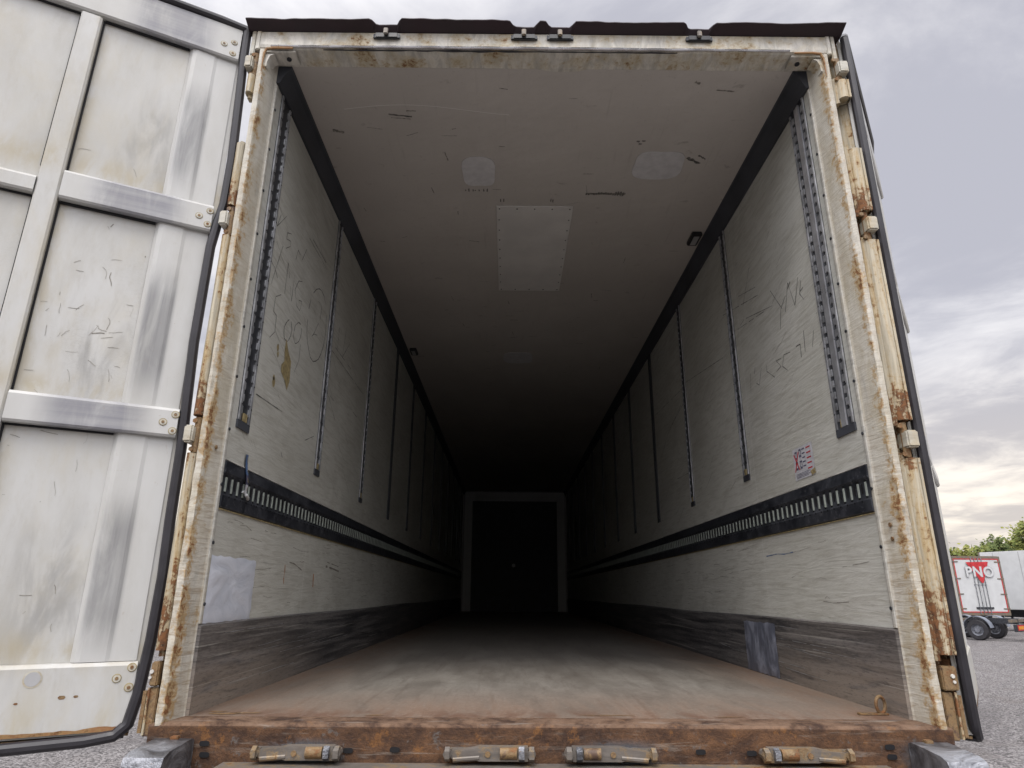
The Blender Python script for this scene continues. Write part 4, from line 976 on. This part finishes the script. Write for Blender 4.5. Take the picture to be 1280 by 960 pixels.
# ------------------------------------------------------------ parked trailers across the yard
def far_trailer(name, loc, rz, length, height0, height1, label, logo):
    t = empty(name, loc, rz); tag(t, label, 'trailer')
    W2 = 1.3
    def p(nm, mb, parent=None, smooth=False): return mb.build(nm, parent or t, smooth)
    mb = MB(); mb.box((-W2, .06, height0), (W2, length, height1), M['white'], .02)
    for k in range(int(length/1.4)):
        for sx in (-1, 1): mb.box((sx*W2, .8 + k*1.4, height0 + .05), (sx*(W2 + .012), .83 + k*1.4, height1 - .05), M['dim'])
    p('box_body', mb)
    mb = MB(); a, b = height0, height1
    for sx in (-1, 1): mb.box((sx*(W2 - .09), -.02, a), (sx*(W2 + .01), .058, b), M['latch'])
    mb.box((-W2 + .09, -.02, b - .12), (W2 - .09, .058, b + .01), M['latch']); mb.box((-W2 + .09, -.02, a), (W2 - .09, .058, a + .14), M['latch'])
    fr = p('rear_frame', mb)
    mb = MB()
    for sx in (-1, 1): mb.box((sx*(W2 - .13), -.024, a + .16), (sx*(W2 - .085), -.006, b - .13), M['red'])
    mb.box((-W2 + .13, -.024, b - .17), (W2 - .13, -.006, b - .12), M['red']); mb.box((-W2 + .13, -.024, a + .14), (W2 - .13, -.006, a + .19), M['red'])
    mb.build('marking_tape', fr)
    for sx in (-1, 1):
        mb = MB(); mb.box((sx*.008, -.012, a + .19), (sx*(W2 - .13), .055, b - .17), M['white'])
        dr = p('rear_door', mb)
        for x in (.10, .28):
            mb = MB(); mb.cyl((sx*x, -.045, a + .08), (sx*x, -.045, b - .08), .018, M['galv'], 8)
            for z in (a + .3, (a+b)/2, b - .35): mb.box((sx*x - .05, -.055, z), (sx*x + .05, -.0125, z + .05), M['galv'])
            mb.build('locking_rod', dr)
        for z in (a + .3, a + 1.0, a + 1.75, b - .3):
            mb = MB(); mb.box((sx*(W2 - .32), -.035, z), (sx*(W2 + .02), -.0125, z + .05), M['latch']); mb.build('hinge_strap', dr)
    mb = MB(); mb.box((-.45, -.06, a + .32), (.45, -.02, a + .40), M['track']); p('number_plate_bar', mb)
    if logo:
        mb = MB(); zc = b - .30
        mb.prism([(-.60, zc), (.62, zc + .03), (.16, zc - 1.02), (.07, zc - 1.02)], 'y', -.066, -.062, M['red']); lg = p('logo_triangle', mb)
        for i_, (mat_, off, yy) in enumerate(((M['scuff2'], .030, -.070), (M['white'], .012, -.074))):
            cu = bpy.data.curves.new('lettering', 'FONT'); cu.body = 'PNO'; cu.size = .68; cu.align_x = 'CENTER'; cu.extrude = .001; cu.offset = off; cu.space_character = 1.12
            cu.materials.append(mat_)
            tmp = bpy.data.objects.new('tmp', cu); me = bpy.data.meshes.new_from_object(tmp); bpy.data.objects.remove(tmp)
            o = bpy.data.objects.new('lettering', me); col.objects.link(o); o.parent = lg
            o.rotation_euler = (R(90), 0, 0); o.location = (.06, yy, zc - .70)
    mb = MB()
    for sx in (-1, 1): mb.box((sx*.4, .3, height0 - .42), (sx*.53, length - .5, height0 - .002), M['track'])
    for y in (2.2, 3.5, 4.8): mb.cyl((-1.0, y, .5), (1.0, y, .5), .07, M['track'], 10)
    mb.box((-1.2, .1, .45), (1.2, .2, .6), M['latch']); mb.box((-.5, .1, .6), (-.4, .2, height0 - .3), M['track']); mb.box((.4, .1, .6), (.5, .2, height0 - .3), M['track'])
    mb.box((-1.0, length - 3.2, .0), (-.85, length - 3.0, height0 - .002), M['galv']); mb.box((.85, length - 3.2, .0), (1.0, length - 3.0, height0 - .002), M['galv'])
    p('chassis', mb)
    for y in (2.2, 3.5, 4.8):
        for sx in (-1, 1):
            c = copy_tree(w0, t); c.location = (sx*1.05, y, .5)
    return t
M['scuff2'] = plain('letter_outline', (0.42, 0.42, 0.44), 0.5)
M['orangeplate'] = plain('orange_plate', (0.75, 0.30, 0.02), 0.4, 0, .05)
M['guard'] = plain('mudguard_grey', (0.20, 0.22, 0.26), 0.5, 0, .2)
M['crown'] = None
ax_, ay_ = 22.60, 32.01; bx_, by_ = 25.19, 32.16
far_trailer('box_trailer', ((ax_+bx_)/2, (ay_+by_)/2, GZ), math.atan2(by_-ay_, bx_-ax_), 13.4, .98, 3.86, 'white trailer with a red triangle on its red-edged rear doors, across the gravel yard', True)
# second one stands beyond it, its long side to us
dx_, dy_ = .40, -.9165
cx_, cy_ = 28.36 + .917*1.3, 38.13 + .40*1.3
far_trailer('box_trailer', (cx_, cy_, GZ), math.atan2(-dx_, dy_) + 0, 13.4, 1.17, 4.42, 'plain white box trailer showing its long side, parked behind the one with the red triangle', False)

# low skeletal chassis parked in front of them: wheels, mudguards, rear plates
sk = empty('skeletal_trailer', (23.05, 28.5, GZ), math.atan2(.80, -.60) - R(90))
tag(sk, 'low empty chassis with grey mudguards and orange rear plate, before the red triangle trailer', 'trailer')
mb = MB()
for sx in (-1, 1): mb.box((sx*.40, .1, .72), (sx*.52, 11.5, .94), M['track'])
for y in (.1, 2, 4.2, 6.5, 9, 11.4): mb.box((-1.2, y, .80), (1.2, y + .14, .92), M['latch'])
for y in (1.5, 2.75): mb.cyl((-1.0, y, .5), (1.0, y, .5), .07, M['track'], 10)
mb.build('chassis', sk)
mb = MB(); mb.box((-1.22, -.05, .42), (1.22, .08, .72), M['track']); bb_ = mb.build('rear_bumper', sk)
for sx in (-1, 1):
    mb = MB(); mb.box((sx*.35, -.07, .47), (sx*1.15, -.052, .70), M['red']); mb.box((sx*.42, -.078, .52), (sx*1.08, -.071, .65), M['orangeplate']); mb.build('marker_plate', bb_)
for y in (1.5, 2.75):
    for sx in (-1, 1):
        c = copy_tree(w0, sk); c.location = (sx*1.05, y, .45); c.scale = (1, .9, .9)
        mb = MB(); n = 14; vs = []
        for k in range(n + 1):
            a = R(8 + 164*k/n)
            for r in (.58, .61):
                for xx in (.85, 1.25): vs.append((sx*xx, y + r*.94*math.cos(a), .47 + r*.94*math.sin(a)))
        fs = []
        for k in range(n):
            o_ = k*4; fs += [(o_, o_+1, o_+5, o_+4), (o_+2, o_+6, o_+7, o_+3), (o_, o_+4, o_+6, o_+2), (o_+1, o_+3, o_+7, o_+5)]
        fs += [(0, 2, 3, 1), (n*4, n*4+1, n*4+3, n*4+2)]
        mb.raw(vs, fs, M['guard']); mb.build('mudguard', sk, True)

# ------------------------------------------------------------ trees beyond the yard
def m_leaf(name, a, b):
    m = Mt(name); n = m.noise(0.9, 4, 0.6)
    s = m.b; s.inputs['Subsurface Weight'].default_value = 0.0
    return m.done(m.mix(m.rng(n, 0.35, 0.65), a, b), 0.7, 0, 0.2)
LEAF = [m_leaf('birch_leaves', (0.18, 0.20, 0.045), (0.30, 0.29, 0.085)), m_leaf('spruce_needles', (0.075, 0.11, 0.035), (0.14, 0.165, 0.055)), m_leaf('alder_leaves', (0.13, 0.165, 0.04), (0.22, 0.23, 0.065))]
BARK = plain('bark', (0.10, 0.085, 0.07), 0.9, 0, .3, 3)
def tree(name, loc, h, kind, seed, label):
    rr = random.Random(seed)
    t = empty(name, loc, 0); tag(t, label, 'tree', 'trees along the far side of the yard')
    mb = MB(); P = [(0, 0, -.2)]; x = y = 0
    for k in range(1, 8):
        x += rr.uniform(-.12, .12); y += rr.uniform(-.12, .12); P.append((x, y, h*.93*k/7))
    mb.tube(P, [h*.018*(1 - k/8.5) for k in range(8)], BARK, 7)
    limbs = []
    for k in range(16):
        z = h*(.18 + .72*k/16); a = rr.uniform(0, 6.28)
        l = (h*.30*(1 - (z/h))**.8 + .3) if kind == 1 else h*.20*math.sin(math.pi*min(1, (z/h)*.9 + .12)) + .3
        e = (math.cos(a)*l, math.sin(a)*l, z + (-.12 if kind == 1 else .45)*l)
        mb.tube([(0, 0, z), (e[0]*.5, e[1]*.5, (z + e[2])/2 + .1), e], [h*.006, h*.004, h*.0015], BARK, 4); limbs.append((Vector((0, 0, z)), Vector(e)))
    mb.build('trunk', t)
    mb = MB(); vs = []; fs = []
    for (a, b) in limbs:
        for c in range(9):
            u = rr.uniform(.35, 1.05); ctr = a.lerp(b, u) + Vector((rr.gauss(0, .35), rr.gauss(0, .35), rr.gauss(0, .3)))
            sp = rr.uniform(.25, .6)
            for q in range(18):
                p = ctr + Vector((rr.gauss(0, sp), rr.gauss(0, sp), rr.gauss(0, sp*.7)))
                s = rr.uniform(.10, .22); u1 = Vector((rr.gauss(0, 1), rr.gauss(0, 1), rr.gauss(0, .7))).normalized(); v1 = u1.orthogonal().normalized()
                k = len(vs); vs += [tuple(p + u1*s*1.4), tuple(p + v1*s), tuple(p - u1*s*1.4), tuple(p - v1*s)]; fs.append((k, k+1, k+2, k+3))
    top = Vector(P[-1])
    for q in range(150):
        zz = rr.random(); w = (.05 + .5*zz)
        p = top + Vector((rr.gauss(0, w), rr.gauss(0, w), h*.08 - zz*h*.16)); s = rr.uniform(.06, .14); u1 = Vector((rr.gauss(0, 1), rr.gauss(0, 1), rr.gauss(0, .7))).normalized(); v1 = u1.orthogonal().normalized()
        k = len(vs); vs += [tuple(p + u1*s*1.4), tuple(p + v1*s), tuple(p - u1*s*1.4), tuple(p - v1*s)]; fs.append((k, k+1, k+2, k+3))
    mb.raw(vs, fs, LEAF[kind]); mb.build('crown', t)
    return t
rr = random.Random(12)
NAMES = ('birch_tree', 'spruce_tree', 'alder_tree')
TREELAB = ('leafy light green birch in the tree line beyond the white trailers', 'pointed dark green spruce in the tree line beyond the white trailers', 'rounded mid green alder in the tree line beyond the white trailers')
for i in range(72):
    az = R(24 + i*0.40 + rr.uniform(-.15, .15)); Rr_ = 104 + rr.uniform(-8, 12)
    kind = rr.choice((0, 0, 1, 2, 2, 1)); hgt = (7.0 + rr.uniform(0, 1.9))*(1.0 + (0.05 if kind == 1 else 0))
    if R(37.6) < az < R(39.0): hgt = 10.2 + rr.uniform(0, .8)
    tree(NAMES[kind], (-.146 + Rr_*math.sin(az), -2.456 + Rr_*math.cos(az), GZ), hgt, kind, 100 + i, TREELAB[kind] if hgt < 10 else 'taller ' + TREELAB[kind].replace('in the tree line beyond', 'rising above the line beyond'))
